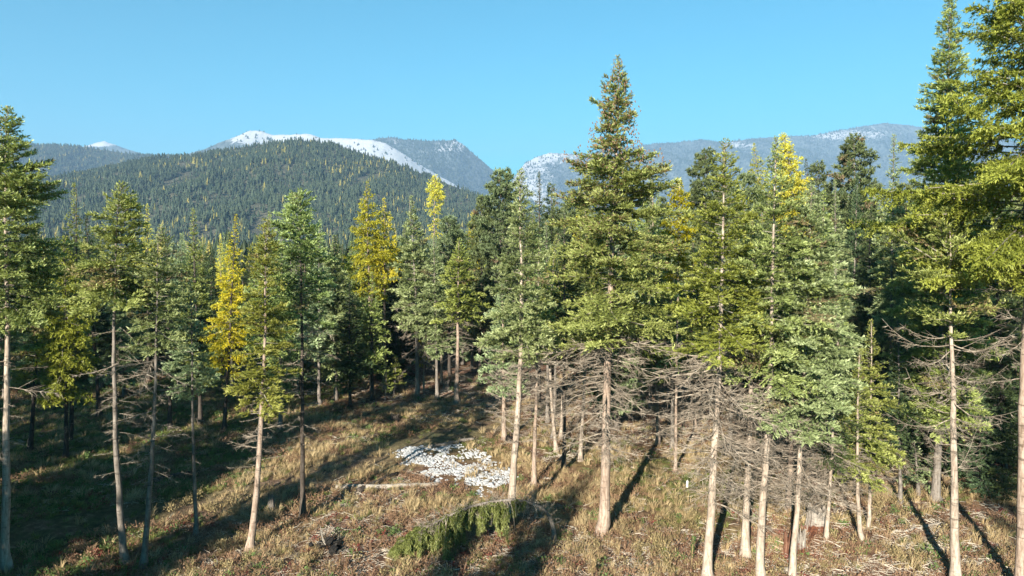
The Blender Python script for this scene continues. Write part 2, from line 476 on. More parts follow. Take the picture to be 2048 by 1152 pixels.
vm2, _ = mountain('mountain', 5900, [(600, 330), (680, 292), (720, 283), (745, 279), (782, 274), (800, 278), (850, 282), (890, 281), (910, 280), (925, 288), (945, 306), (970, 326), (992, 346), (1012, 368),
    (1050, 398), (1100, 430), (1180, 455)], 1900, 1100, M['mount'], 150, 22,
    snow=lambda px, py, t, V: .30 + .30 * np.exp(-((px - 915) / 32.) ** 2 - ((py - 290) / 16.) ** 2) + .20 * np.exp(-((px - 868) / 45.) ** 2 - ((py - 300) / 12.) ** 2) + .5 * np.exp(-((px - 792) / 8.) ** 2 - ((py - 282) / 6.) ** 2),
    nxs=200, nys=80)
vm3, _ = mountain('mountain', 6600, [(930, 440), (985, 400), (1015, 372), (1030, 352), (1050, 326), (1075, 313), (1100, 306), (1130, 307), (1170, 309), (1210, 312), (1260, 330), (1330, 360), (1450, 400)], 1500, 900, M['mount'], 130, 31,
    snow=lambda px, py, t, V: .42 + .22 * smooth(1150, 1040, px) + .12 * smooth(335, 310, py), nxs=170, nys=70)
vm4, _ = mountain('mountain', 7400, [(1080, 360), (1150, 322), (1200, 301), (1260, 296), (1300, 289), (1350, 286), (1410, 281), (1450, 285), (1480, 280), (1530, 275), (1570, 272), (1620, 272), (1680, 262),
    (1720, 253), (1770, 246), (1810, 250), (1850, 255), (1950, 272), (2100, 300), (2300, 320), (2600, 340)], 2600, 1500, M['mount'], 330, 44,
    snow=lambda px, py, t, V: .27 + .34 * np.exp(-((px - 1690) / 95.) ** 2 - ((py - 272) / 13.) ** 2) + .26 * np.exp(-((px - 1480) / 45.) ** 2 - ((py - 290) / 12.) ** 2)
    + .14 * smooth(320, 285, py) * smooth(1600, 1300, px) + .12 * smooth(290, 255, py), nxs=300, nys=90)

MOUNT_WOODS = [(vm1, 900, 21, 'snow_slope_forest', 'thin scattered dark trees on the snowy ridge behind the round hill'),
               (vm2, 15000, 22, 'mountain_forest', 'blue conifer forest on the pointed mountain in the middle distance'),
               (vm3, 4000, 23, 'pale_slope_forest', 'sparse trees on the snow-dusted slope right of the gap'),
               (vm4, 30000, 24, 'range_forest', 'bluish conifer forest over the long mountain range on the right')]
# ------------------------------------------------------------------ scatter (for the stuff nobody could count)
def scatter(name, label, pts, rotz, scl, protos, pick, kind='stuff', cat=None, tilt=None):
    n = len(pts)
    me = bpy.data.meshes.new(name + '_points')
    me.vertices.add(n); me.vertices.foreach_set('co', np.ascontiguousarray(pts, dtype=np.float32).ravel())
    rt = np.zeros((n, 3), np.float32); rt[:, 2] = rotz
    if tilt is not None: rt[:, :2] = tilt
    a = me.attributes.new('rot', 'FLOAT_VECTOR', 'POINT'); a.data.foreach_set('vector', rt.ravel())
    sc = np.asarray(scl, np.float32)
    if sc.ndim == 1: sc = np.repeat(sc[:, None], 3, 1)
    a = me.attributes.new('scl', 'FLOAT_VECTOR', 'POINT'); a.data.foreach_set('vector', np.ascontiguousarray(sc).ravel())
    a = me.attributes.new('pick', 'INT', 'POINT'); a.data.foreach_set('value', np.asarray(pick, np.int32))
    me.update()
    o = link(name, me)
    tag(o, label, cat, None, kind)
    pc = bpy.data.collections.new(name + '_sources')
    for i, pm in enumerate(protos):
        po = bpy.data.objects.new('%s_source_%02d' % (name, i), pm); pc.objects.link(po)
    ng = bpy.data.node_groups.new(name + '_scatter', 'GeometryNodeTree')
    ng.interface.new_socket('Geometry', in_out='INPUT', socket_type='NodeSocketGeometry')
    ng.interface.new_socket('Geometry', in_out='OUTPUT', socket_type='NodeSocketGeometry')
    gi = ng.nodes.new('NodeGroupInput'); go = ng.nodes.new('NodeGroupOutput')
    ip = ng.nodes.new('GeometryNodeInstanceOnPoints'); ci = ng.nodes.new('GeometryNodeCollectionInfo')
    ci.inputs['Collection'].default_value = pc
    ci.inputs['Separate Children'].default_value = True; ci.inputs['Reset Children'].default_value = True
    ip.inputs['Pick Instance'].default_value = True
    def na(nm, t):
        x = ng.nodes.new('GeometryNodeInputNamedAttribute'); x.data_type = t; x.inputs['Name'].default_value = nm
        return [s for s in x.outputs if s.enabled][0]
    L = ng.links.new
    L(gi.outputs[0], ip.inputs['Points']); L(ci.outputs[0], ip.inputs['Instance'])
    L(na('pick', 'INT'), ip.inputs['Instance Index'])
    e2r = ng.nodes.new('FunctionNodeEulerToRotation'); L(na('rot', 'FLOAT_VECTOR'), e2r.inputs[0]); L(e2r.outputs[0], ip.inputs['Rotation'])
    L(na('scl', 'FLOAT_VECTOR'), ip.inputs['Scale']); L(ip.outputs[0], go.inputs[0])
    md = o.modifiers.new('scatter', 'NODES'); md.node_group = ng
    return o

# ------------------------------------------------------------------ conifer generator
def conifer(seed, H, zb, prof, lean=(0, 0), bend=0.0, lod=1.0, style='fir', dens=1.0, gaps=.08, up_top=48, low_ang=-8, sag=.16, rust_top=0.0):
    """crown needles (verts, tris, tint, rust) and limb tubes in local coordinates; prof(z)->radius"""
    rng = np.random.default_rng(seed)
    def axis_at(z):
        t = np.clip(np.asarray(z) / H, 0, 1)
        return np.stack([lean[0] * t + bend * np.sin(math.pi * t), lean[1] * t, np.asarray(z, float)], -1)
    CH = H - zb
    sp = {'fir': .058, 'larch': .062, 'pine': .075}[style] * (lod ** .3) / dens
    nb = int(CH / sp)
    u = (np.arange(nb) + rng.random(nb)) / nb
    zi = zb + CH * (1 - (1 - u) ** 1.28) * .995
    frac = (zi - zb) / CH
    az = np.arange(nb) * 2.39996 + rng.normal(0, .35, nb)
    rad = prof(zi)
    # lumps around and along the crown so that the outline is uneven
    lump = .80 + .42 * fbm(np.cos(az) * 1.3 + zi * .33 + seed, np.sin(az) * 1.3 + seed * 1.7, seed % 97, 3)
    Lb = rad * lump * rng.uniform(.68, 1.14, nb) * np.where(rng.random(nb) < .26, rng.uniform(.3, .6, nb), 1.0) + .05
    keep = rng.random(nb) > gaps * (1 - frac)
    zi, frac, az, Lb = zi[keep], frac[keep], az[keep], Lb[keep]; nb = len(zi)
    ang = np.radians(low_ang + (up_top - low_ang) * frac ** 1.6 + rng.normal(0, 7, nb))
    sg = sag * (1 - .75 * frac) * rng.uniform(.5, 1.5, nb)
    outv = np.stack([np.cos(az), np.sin(az), np.zeros(nb)], -1)
    side = np.stack([-np.sin(az), np.cos(az), np.zeros(nb)], -1)
    base = axis_at(zi)
    cur = rng.normal(0, .12, nb)
    def bp(b, s):                     # position along bough b at s in 0..1
        L = Lb[b]
        r = L * s * np.cos(ang[b]); h = L * (s * np.sin(ang[b]) - sg[b] * s ** 2 * 1.6 + sg[b] * 1.1 * s ** 3)
        return base[b] + outv[b] * r[:, None] + side[b] * (cur[b] * L * s ** 2)[:, None] + np.array([0, 0, 1.0]) * h[:, None]
    # limbs
    K = 5
    ss = np.linspace(0, .95, K)
    paths = np.stack([bp(np.arange(nb), np.full(nb, s)) for s in ss], 1)
    rr = (.009 + .0065 * Lb)[:, None] * np.linspace(1, .25, K)[None]
    lv, lf = tubes(paths, rr, 3)
    # side twigs
    k = lod
    tsp = {'fir': .052, 'larch': .064, 'pine': .070}[style] * k ** .75 / dens
    nt_ = np.maximum((Lb / tsp).astype(int), 3)
    b = np.repeat(np.arange(nb), nt_)
    s = rng.random(len(b)) ** .8
    s0 = np.where(frac[b] < .5, .09, .03)
    s = s0 + (1 - s0) * s
    sgn = rng.choice([-1.0, 1.0], len(b))
    p0 = bp(b, s); tg = norm(bp(b, np.minimum(s + .05, 1.05)) - p0)
    lt = Lb[b] * .46 * (1 - s) ** .75 * rng.uniform(.6, 1.2, len(b)) + np.minimum(.10 + .05 * k, .04 + .16 * Lb[b])
    lt = np.minimum(lt, .95)
    fa = rng.normal(math.radians(52), .2, len(b))
    latv = side[b] * sgn[:, None]
    updn = rng.normal(.12, .26, len(b)) - (0.27 if style == 'larch' else 0.0)
    td = norm(tg * np.cos(fa)[:, None] + latv * np.sin(fa)[:, None] + np.array([0, 0, 1.0]) * updn[:, None])
    # needles sprays along each twig
    lsp = {'fir': .0225, 'larch': .025, 'pine': .026}[style] * k ** .85
    nl = np.maximum((lt / lsp).astype(int), 2)
    t = np.repeat(np.arange(len(b)), nl)
    thin = np.clip(.45 + .5 * Lb[b] / 1.1, .45, 1)
    q = rng.random(len(t))
    if style == 'pine': q = .45 + .55 * q ** .5
    n = len(t)
    ltt = lt[t]
    droop = {'fir': .10, 'larch': .22, 'pine': 0}[style]
    pos = p0[t] + td[t] * (q * ltt)[:, None] - np.array([0, 0, 1.0]) * (droop * q ** 2 * ltt)[:, None]
    pos += rng.normal(0, .012 * k, (n, 3))
    rnd = norm(rng.normal(0, 1, (n, 3)))
    if style == 'fir':
        ld = norm(td[t] * .85 + rnd * .55 + np.array([0, 0, .12]))
        ll = rng.uniform(.085, .155, n) * k ** .95; lw = rng.uniform(.034, .060, n) * k ** .95
    elif style == 'larch':
        ld = norm(td[t] * .6 + rnd * .75)
        ll = rng.uniform(.08, .16, n) * k ** .95; lw = rng.uniform(.038, .062, n) * k ** .95
    else:
        ld = norm(td[t] * .5 + rnd * .9 + np.array([0, 0, .2]))
        ll = rng.uniform(.14, .24, n) * k ** .9; lw = rng.uniform(.05, .075, n) * k ** .95
    # the blade lies roughly in the plane of the spray
    bn = norm(np.cross(latv[t], tg[t]) + rng.normal(0, .45, (n, 3)))
    sv = norm(np.cross(ld, bn)) * (lw * .5)[:, None]
    v = np.empty((n, 3, 3))
    ll = ll * thin[t]; sv = sv * thin[t][:, None] ** .5
    v[:, 0] = pos - sv; v[:, 1] = pos + sv; v[:, 2] = pos + ld * ll[:, None]
    brnd = rng.random(nb)[b][t]
    tipness = np.clip(s[t] * .5 + q * .5, 0, 1)
    tint = np.clip(.22 * brnd + .42 * tipness ** 1.5 + .36 * rng.random(n), 0, 1)
    tint3 = np.repeat(tint, 3).reshape(n, 3); tint3[:, 2] = np.clip(tint3[:, 2] + .15, 0, 1); tint3[:, :2] -= .1
    rust = np.zeros(n)
    if rust_top > 0:
        fz = (pos[:, 2] - zb) / CH
        rust = ((rng.random(n) < rust_top * np.clip((fz - .1) / .6, 0, 1) * (rng.random(nb)[b][t] < .6) * (tipness > .35)) * rng.uniform(.5, 1, n))
    else:
        rust = (rng.random(nb)[b][t] < .035) * (rng.random(n) < .7) * .7
    # leader
    return (v.reshape(-1, 3), np.arange(n * 3).reshape(n, 3), tint3.ravel(), np.repeat(rust, 3)), (lv, lf), axis_at, paths

for k_ in ('fir', 'blue', 'spruce', 'dark', 'pine'):
    # brown tips are the needles' own colour
    m = M[k_]; nt = m.node_tree
    hs = [n for n in nt.nodes if n.type == 'HUE_SAT'][0]
    mc = mix_col(nt, attr(nt, 'rust'), hs.outputs[0], (.27, .165, .105))
    for l in list(nt.links):
        if l.from_node == hs and l.to_node.type in ('BSDF_PRINCIPLED', 'MIX') and l.to_socket.node != mc.node:
            ts = l.to_socket; nt.links.remove(l); nt.links.new(mc, ts)

def trunk_mesh(name, H, r0, axis_at, mat, seed, top_r=.015, sides=10, flare=.55):
    rng = np.random.default_rng(seed)
    zz = np.concatenate([[-.35, 0, .12, .3, .6], np.linspace(1.0, H, max(8, int(H / .6)))])
    p = axis_at(np.maximum(zz, 0)); p[:, 2] = zz
    p[:, 0] += np.cumsum(rng.normal(0, .012, len(zz))) * (zz > .5); p[:, 1] += np.cumsum(rng.normal(0, .012, len(zz))) * (zz > .5)
    tt = np.clip(zz / H, 0, 1)
    r = r0 * ((1 - tt) ** 1.08 * .82) + top_r
    r = r + r0 * flare * np.exp(-np.maximum(zz, 0) / .45)
    r *= 1 + rng.normal(0, .025, len(r))
    v, q = tubes(p[None], r[None], sides, ref=(.93, .36, .05))
    v = v.reshape(len(zz), sides, 3)
    c = p[:, None]
    fl = 1 + (rng.random(sides)[None] - .5) * (.5 * np.exp(-np.maximum(zz, 0) / .3))[:, None] + rng.normal(0, .02, (len(zz), sides))
    v[..., :2] = c[..., :2] + (v[..., :2] - c[..., :2]) * fl[..., None]
    return mesh_np(name, v.reshape(-1, 3), q, mat, None, True), p, r

# dead branch shapes, shared by every tree that carries them
def dead_branch_mesh(seed, curl):
    rng = np.random.default_rng(seed)
    K = 8
    s = np.linspace(0, 1, K)
    y = rng.normal(0, .09) * s ** 2 + np.cumsum(rng.normal(0, .012, K))
    z = -rng.uniform(.02, .2) * s + curl * s ** 2.6 + np.cumsum(rng.normal(0, .010, K))
    main = np.stack([s, y - y[0], z - z[0]], -1)
    parts = [tubes(main[None], (.0085 * (1 - s) ** .8 + .0018)[None], 4)]
    subs, rad = [], []
    ns = rng.integers(16, 25)
    for i in range(ns):
        a = rng.uniform(.18, .97); p0 = np.array([np.interp(a, s, main[:, j]) for j in range(3)])
        L = rng.uniform(.14, .42) * (1.1 - a * .75)
        sg = rng.choice([-1, 1]); f = rng.uniform(.5, 1.1)
        d = norm(np.array([math.cos(f), sg * math.sin(f), rng.normal(-.1, .35)]))
        c = rng.normal(0, .25); kk = np.linspace(0, 1, 4)
        pth = p0 + d * (kk * L)[:, None] + np.array([.3, 0, c * .6 + curl * .5])[None] * (kk ** 2 * L * .5)[:, None]
        subs.append(pth); rad.append(.0031 * (1 - kk) + .0011)
        for _ in range(rng.integers(1, 4)):
            e = rng.uniform(.2, .8); q0 = p0 + d * L * e
            d2 = norm(d + rng.normal(0, .7, 3)); L2 = L * rng.uniform(.25, .6)
            subs.append(q0 + d2 * (kk * L2)[:, None]); rad.append(.0020 * (1 - kk) + .0009)
    parts.append(tubes(np.array(subs), np.array(rad), 3))
    v, f = join(parts)
    return mesh_np('dead_branch', v, f, M['deadwood'], None, False)
DEAD = [dead_branch_mesh(100 + i, c) for i, c in enumerate([0, .05, -.08, .1, -.15, .02, .12, -.05])]
DEAD_CURL = [dead_branch_mesh(140 + i, c) for i, c in enumerate([.62, .78, .5, .88, .42])]

def add_dead(root, seed, z0, z1, n, length, axis_at, joined=False, curl=False, pitch=(-16, 8), lenf=None):
    rng = np.random.default_rng(seed + 5000)
    lib = DEAD_CURL if curl else DEAD
    vs_, fs_, off = [], [], 0
    az0 = rng.random() * 6.28
    for i in range(n):
        z = z0 + (z1 - z0) * (i + rng.random()) / n
        az = az0 + i * 2.39996 + rng.normal(0, .4)
        f = (z - z0) / (z1 - z0 + 1e-6)
        L = length * rng.uniform(.25, 1.2) * (lenf(f) if lenf else (.45 + .55 * f ** .6))
        p = axis_at(z); el = R(rng.uniform(*pitch) + rng.normal(0, 7)); me = lib[rng.integers(len(lib))]
        if not joined:
            link('dead_branch', me, root, Vector(p), (rng.uniform(-.5, .5) * (.5 if curl else 1), -el, az), (L, L, L * rng.uniform(.7, 1.3)))
        else:
            co = np.empty(len(me.vertices) * 3, np.float32); me.vertices.foreach_get('co', co); co = co.reshape(-1, 3) * L
            c, s_ = math.cos(el), math.sin(el)
            x = co[:, 0] * c - co[:, 2] * s_; zz = co[:, 0] * s_ + co[:, 2] * c; y = co[:, 1]
            w = np.stack([x * math.cos(az) - y * math.sin(az), x * math.sin(az) + y * math.cos(az), zz], -1) + p
            lp = np.empty(len(me.loops), np.int32); me.loops.foreach_get('vertex_index', lp)
            vs_.append(w); fs_.append(lp.reshape(-1, 4) + off); off += len(w)
    if joined and vs_:
        me = mesh_np('dead_branches', np.concatenate(vs_), np.concatenate(fs_), M['deadwood'])
        o = link('dead_branches', me, root); o['kind'] = 'stuff'

def prof_fir(zb, H, Rm, pw=.98, bulge=.25, low=.78):
    def f(z):
        t = np.clip((z - zb) / (H - zb), 0, 1)
        return Rm * np.minimum(1, low + (1 - low) * t / max(bulge, .01)) * ((1 - t) / (1 - bulge)).clip(0, 1) ** pw
    return f
def prof_pine(zb, H, Rm):
    def f(z):
        t = np.clip((z - zb) / (H - zb), 0, 1)
        return Rm * np.clip(np.sin(math.pi * (.12 + .86 * t)), 0, 1) ** .6
    return f

STYLE = {'fir': 'fir', 'blue': 'fir', 'spruce': 'fir', 'dark': 'fir', 'pine': 'pine', 'gold': 'larch', 'lime': 'larch', 'olive': 'larch'}
KIND_NAME = {'fir': 'fir_tree', 'blue': 'fir_tree', 'spruce': 'fir_tree', 'dark': 'fir_tree', 'pine': 'pine_tree', 'gold': 'larch_tree', 'lime': 'larch_tree', 'olive': 'larch_tree'}
placed = []
def tree(base, top, hw, cb, sp, label, bark='bark_grey', tw=14, dead=0, deadrange=None, deadlen=1.6, profpx=None, bend=0, group=None, seed=None,
         y_shift=0, dead_objs=False, curl=False, name=None, dens=1.0, gaps=.08, cones=0, pitch=(-16, 8), lenf=None, cat='tree', lod=None, yd=None, **kw):
    seed = seed if seed is not None else int(base[0] * 7 + base[1])
    if yd: P = at_y(base[0], base[1], yd); P = np.array([P[0], P[1], float(ground_z(P[0], P[1]))])
    else: P = hit(*base)
    placed.append((P[0], P[1]))
    T = at_y(top[0], top[1], P[1])
    d = P[1]
    H = T[2] - P[2]; lean = T[0] - P[0]
    zb = max(at_y(base[0], cb, d)[2] - P[2], .2)
    mpp = d / F_PX
    if profpx:
        pz = [at_y(0, yy, d)[2] - P[2] for yy, _ in profpx][::-1]; pr = [w * mpp for _, w in profpx][::-1]
        prof = lambda z: np.interp(z, pz, pr)
    elif sp == 'pine': prof = prof_pine(zb, H, hw * mpp)
    else: prof = prof_fir(zb, H, hw * mpp, .98 if STYLE[sp] == 'fir' else .95)
    ld = lod if lod else float(np.clip((d / 27) ** 1.0, 1, 3.2))
    (cv, cf, tint, rust), (lv, lf), ax, _ = conifer(seed, H, zb, prof, (lean, 0), bend * mpp, ld, STYLE[sp], dens, gaps, **kw)
    root = bpy.data.objects.new(name or KIND_NAME[sp], None); COL.objects.link(root); root.location = P
    tag(root, label, cat, group)
    link('crown', mesh_np('crown', cv, cf, M[sp], {'tint': tint, 'rust': rust}), root)
    lb = link('limbs', mesh_np('limbs', lv, lf, M['limb']), root); lb['kind'] = 'stuff'
    tm, p, r = trunk_mesh('trunk', H * .985, tw * .38 * mpp, ax, M[bark], seed)
    link('trunk', tm, root)
    if dead:
        a, b = deadrange if deadrange else (cb + 10, cb + 150)
        z1 = at_y(0, a, d)[2] - P[2]; z0 = max(.5, at_y(0, b, d)[2] - P[2])
        add_dead(root, seed, z0, z1, int(dead * 1.15), deadlen * 1.05, ax, False, curl, pitch, lenf)
    if cones:
        rng = np.random.default_rng(seed + 77)
        vsl = []
        zc = zb + (H - zb) * (.995 - rng.random(cones) ** .62 * .45); az = rng.random(cones) * 6.283
        rr = prof(zc) * rng.uniform(.55, 1.0, cones)
        c0 = ax(zc) + np.stack([np.cos(az) * rr, np.sin(az) * rr, rng.normal(.12, .1, cones) + rr * .35], -1)
        ln = rng.uniform(.07, .12, cones)
        ks = np.array([0, .3, .7, 1.0]); kr = np.array([.15, 1, .8, .1]) * .028
        pth = c0[:, None] + np.stack([rng.normal(0, .02, (cones, 4)), rng.normal(0, .02, (cones, 4)), -ks[None] * ln[:, None]], -1)
        v, f = tubes(pth, np.broadcast_to(kr, (cones, 4)), 5, ref=(1, .2, 0))
        co = link('cones', mesh_np('cones', v, f, M['cone'], None, True), root); co['kind'] = 'stuff'
    return root

SPECS = []
exec_trees = []
# ------------------------------------------------------------------ the trees one can tell apart, left to right
T = tree
T((12, 1137), (14, 214), 100, 640, 'spruce', 'tall open fir at the left edge with a pale trunk reaching the ground', 'bark_pale', 25,
  dead=16, deadrange=(700, 900), deadlen=1.7, dead_objs=True, dens=1.2,
  profpx=[(214, 3), (260, 30), (330, 55), (400, 90), (520, 105), (640, 110), (700, 60), (730, 20)])
T((132, 915), (130, 470), 72, 780, 'olive', 'yellow-lime larch with drooping sprays just right of the left-edge fir', 'bark_dark', 12,
  low_ang=-20, sag=.3, dead=10, deadlen=1.2)
T((140, 880), (148, 366), 42, 720, 'spruce', 'narrow green spire rising behind the yellow-lime larch at the left', 'bark_dark', 12)
T((60, 900), (90, 500), 60, 760, 'spruce', 'olive green fir filling the gap between the left-edge fir and the lime larch', 'bark_dark', 12)
T((250, 1127), (245, 366), 92, 600, 'spruce', 'green fir on the left with a broad pointed crown on a long bare grey trunk', 'bark_grey', 20,
  dead=34, deadrange=(640, 960), deadlen=1.4, dead_objs=True, bend=-10, dens=1.2,
  profpx=[(366, 3), (420, 38), (480, 68), (560, 92), (620, 88), (660, 40), (690, 10)])
T((287, 1133), (322, 455), 70, 700, 'blue', 'shaded blue-green fir whose thin trunk leans right beside the bare grey trunk', 'bark_grey', 17,
  dead=40, deadrange=(700, 980), deadlen=1.7, dead_objs=True, bend=6,
  profpx=[(455, 3), (520, 40), (600, 66), (690, 60), (740, 15)])
T((392, 1075), (380, 560), 50, 790, 'blue', 'small blue-green fir with low boughs hanging over the grassy track', 'bark_grey', 11,
  dead=14, deadrange=(800, 950), deadlen=1.1, dead_objs=True)
T((400, 850), (386, 418), 50, 760, 'spruce', 'dense olive fir standing behind the small blue-green fir', 'bark_dark', 12)
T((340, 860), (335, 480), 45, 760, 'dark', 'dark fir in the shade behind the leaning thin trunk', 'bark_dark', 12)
T((448, 860), (472, 428), 44, 740, 'gold', 'bright golden larch left of the twin-trunk fir', 'bark_dark', 11, lod=1.3)
T((500, 1100), (532, 440), 88, 830, 'spruce', 'fir with big sunlit low boughs and a pale curved trunk foot', 'bark_pink', 20,
  dead=24, deadrange=(800, 960), deadlen=1.5, dead_objs=True, bend=8, gaps=.35, sag=.12, dens=1.0,
  profpx=[(436, 3), (500, 30), (600, 50), (700, 58), (780, 80), (815, 60), (840, 20)])
T((508, 1060), (540, 425), 52, 700, 'fir', 'slim fir on a thin grey trunk standing against the sunlit-bough fir', 'bark_grey', 11,
  dead=14, deadrange=(760, 960), deadlen=1.1, dead_objs=True)
T((606, 1036), (597, 380), 66, 640, 'fir', 'tall fir with a straight dark trunk left of the fallen log', 'bark_dark', 16,
  dead=44, deadrange=(640, 900), deadlen=1.6, dead_objs=True, profpx=[(380, 4), (420, 36), (480, 62), (560, 70), (640, 66), (720, 40), (760, 12)])
T((560, 860), (563, 440), 45, 780, 'fir', 'green fir behind and between the two dark trunks of the clearing edge', 'bark_grey', 11)
T((672, 800), (668, 470), 72, 740, 'blue', 'pale silvery-blue fir with layered boughs behind the straight dark trunk', 'bark_grey', 11, dens=1.15, dead=14, deadlen=1.2)
T((640, 812), (640, 440), 40, 720, 'blue', 'slim blue-green fir at the left shoulder of the silvery fir', 'bark_grey', 10)
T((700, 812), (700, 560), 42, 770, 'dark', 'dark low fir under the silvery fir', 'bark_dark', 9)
T((745, 788), (735, 362), 56, 590, 'lime', 'broad yellow-green larch, the taller of the larch pair above the clearing', 'bark_pink', 13, lod=1.5)
T((770, 780), (768, 396), 44, 560, 'gold', 'orange-gold larch leaning against the yellow-green larch', 'bark_pink', 11, lod=1.5)
T((745, 800), (745, 545), 36, 740, 'fir', 'young bright green fir in front of the larch pair', 'bark_dark', 9)
T((835, 795), (822, 392), 62, 660, 'blue', 'blue-grey fir with a fan of bare branches at the far side of the clearing', 'bark_grey', 14,
  dead=40, deadrange=(600, 730), deadlen=2.6, lenf=lambda f: .8, pitch=(-25, -2), bend=4)
T((868, 800), (870, 352), 26, 480, 'gold', 'ragged two-knobbed golden larch against the wooded hill', 'bark_pink', 9, lod=1.5,
  profpx=[(352, 4), (370, 16), (395, 26), (415, 20), (440, 12), (465, 18), (500, 14), (520, 8)], yd=66)
T((848, 790), (850, 600), 22, 730, 'lime', 'thin lime-yellow larch sapling beside the blue-grey fir trunk', 'bark_pink', 5, dens=.7)
T((882, 770), (880, 590), 20, 700, 'fir', 'thin leaning fir between the lime sapling and the twiggy fir', 'bark_pink', 9)
T((945, 800), (945, 424), 24, 540, 'gold', 'small golden larch between the blue-grey fir and the tall pale-trunk fir', 'bark_pink', 8, lod=1.5, yd=64)
T((914, 808), (918, 478), 60, 650, 'fir', 'fresh green pointed fir with a skirt of grey twigs at the clearing corner', 'bark_pink', 14,
  dead=60, deadrange=(620, 775), deadlen=1.6, lenf=lambda f: .8)
T((900, 800), (898, 440), 44, 640, 'pine', 'dark round-topped pine behind the ragged golden larch', 'bark_dark', 10, lod=1.6, yd=62)
T((1000, 800), (1003, 348), 62, 640, 'pine', 'tall dark pine with a bare-tipped top left of the pale-trunk fir', 'bark_dark', 12, lod=1.5, yd=57)
T((960, 830), (965, 400), 42, 680, 'pine', 'dark pine on the left flank of the tallest dark pine', 'bark_dark', 11, lod=1.5, yd=58)
T((1020, 1040), (1042, 340), 92, 720, 'blue', 'tall pale green fir with a thin whitish trunk beside the white rocks', 'bark_pale', 24,
  dead=70, deadrange=(700, 900), deadlen=1.9, dead_objs=True, bend=14, pitch=(0, 30), dens=1.05, gaps=.14,
  profpx=[(340, 3), (400, 22), (480, 38), (560, 62), (640, 88), (700, 98), (740, 50), (770, 10)])
T((1009, 884), (1003, 560), 56, 780, 'blue', 'small fir on a pinkish trunk behind the top of the white rock patch', 'bark_pink', 14,
  dead=44, deadrange=(690, 850), deadlen=1.8, lenf=lambda f: .9)
T((1068, 972), (1078, 470), 52, 690, 'fir', 'slim fir on a straight pinkish trunk right of the pale-trunk fir', 'bark_pink', 13,
  dead=50, deadrange=(690, 880), deadlen=1.5, lenf=lambda f: .8)
T((1113, 905), (1108, 500), 50, 700, 'fir', 'fir with a kinked pale trunk foot left of the black trunk', 'bark_pale', 11, bend=-10,
  dead=36, deadrange=(700, 860), deadlen=1.5, lenf=lambda f: .8)
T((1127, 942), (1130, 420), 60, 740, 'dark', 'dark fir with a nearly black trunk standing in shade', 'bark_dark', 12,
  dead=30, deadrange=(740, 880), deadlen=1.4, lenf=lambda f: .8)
T((1122, 878), (1140, 520), 44, 700, 'fir', 'short fir just behind the black trunk', 'bark_pale', 10, dead=20, deadlen=1.2)
T((1160, 922), (1168, 345), 62, 680, 'spruce', 'rusty-tipped fir pressed against the left side of the cone-laden fir', 'bark_pale', 12, bend=6,
  dead=40, deadrange=(700, 880), deadlen=1.6, rust_top=.35, lenf=lambda f: .9)
T((1204, 1070), (1236, 112), 150, 680, 'spruce', 'tallest fir in the middle, its spire top crowded with rusty cones', 'bark_pink', 34,
  dead=84, deadrange=(665, 900), deadlen=3.1, dead_objs=True, bend=0, cones=430, rust_top=.40, dens=1.08,
  profpx=[(112, 2), (150, 14), (200, 34), (240, 50), (260, 44), (310, 58), (335, 78), (345, 110), (420, 118), (520, 132), (620, 148), (690, 130), (720, 40), (735, 10)],
  lenf=lambda f: .6 + .4 * f, sag=.2)
T((1316, 890), (1300, 352), 48, 760, 'spruce', 'green fir with russet tips on the right flank of the cone-laden fir', 'bark_pink', 12, rust_top=.25,
  dead=44, deadrange=(720, 860), deadlen=1.9, lenf=lambda f: .9)
T((1352, 850), (1358, 358), 40, 560, 'lime', 'slender lime-gold larch between the cone-laden fir and the right-hand grove', 'bark_pink', 9, lod=1.2, dens=1.4, yd=37, profpx=[(358, 4), (390, 18), (440, 32), (520, 40), (560, 20)])
T((1390, 860), (1385, 480), 60, 730, 'blue', 'pale silvery fir below the slender lime-gold larch', 'bark_pink', 11, dead=40, deadlen=1.7, dens=1.1)
T((1414, 1166), (1452, 278), 118, 690, 'fir', 'tall pointed fir of the right-hand grove with tiers of bare pale branches', 'bark_pale', 29,
  dead=110, deadrange=(690, 1010), deadlen=2.5, dead_objs=True, bend=6, lenf=lambda f: .75 + .25 * f, pitch=(-14, 14),
  profpx=[(278, 3), (330, 24), (400, 44), (480, 72), (560, 95), (640, 118), (700, 112), (740, 60), (760, 14)])
T((1490, 1114), (1505, 420), 70, 700, 'fir', 'fir with a thick short pale trunk between the two tall grove trunks', 'bark_pale', 24,
  dead=46, deadrange=(800, 1000), deadlen=1.8, bend=4, lenf=lambda f: .9)
T((1521, 1166), (1552, 276), 100, 760, 'spruce', 'middle tall fir of the right-hand grove hiding a golden larch', 'bark_pale', 25,
  dead=70, deadrange=(760, 1000), deadlen=2.1, dead_objs=True, bend=8, lenf=lambda f: .9, pitch=(-12, 22),
  profpx=[(276, 3), (330, 22), (400, 40), (480, 66), (580, 92), (680, 108), (760, 90), (820, 40), (840, 10)])
T((1583, 1160), (1622, 372), 130, 860, 'blue', 'silvery-tipped fir with the widest skirt at the right of the grove', 'bark_pale', 18,
  dead=46, deadrange=(850, 1010), deadlen=1.9, dead_objs=True, bend=4, dens=1.1, lenf=lambda f: .9,
  profpx=[(372, 3), (430, 34), (500, 60), (580, 84), (680, 112), (780, 128), (850, 80), (880, 20)])
T((1578, 1030), (1590, 540), 60, 800, 'fir', 'shorter fir with a thick pinkish trunk behind the widest-skirt fir', 'bark_pink', 17,
  dead=60, deadrange=(810, 980), deadlen=1.9, lenf=lambda f: .95)
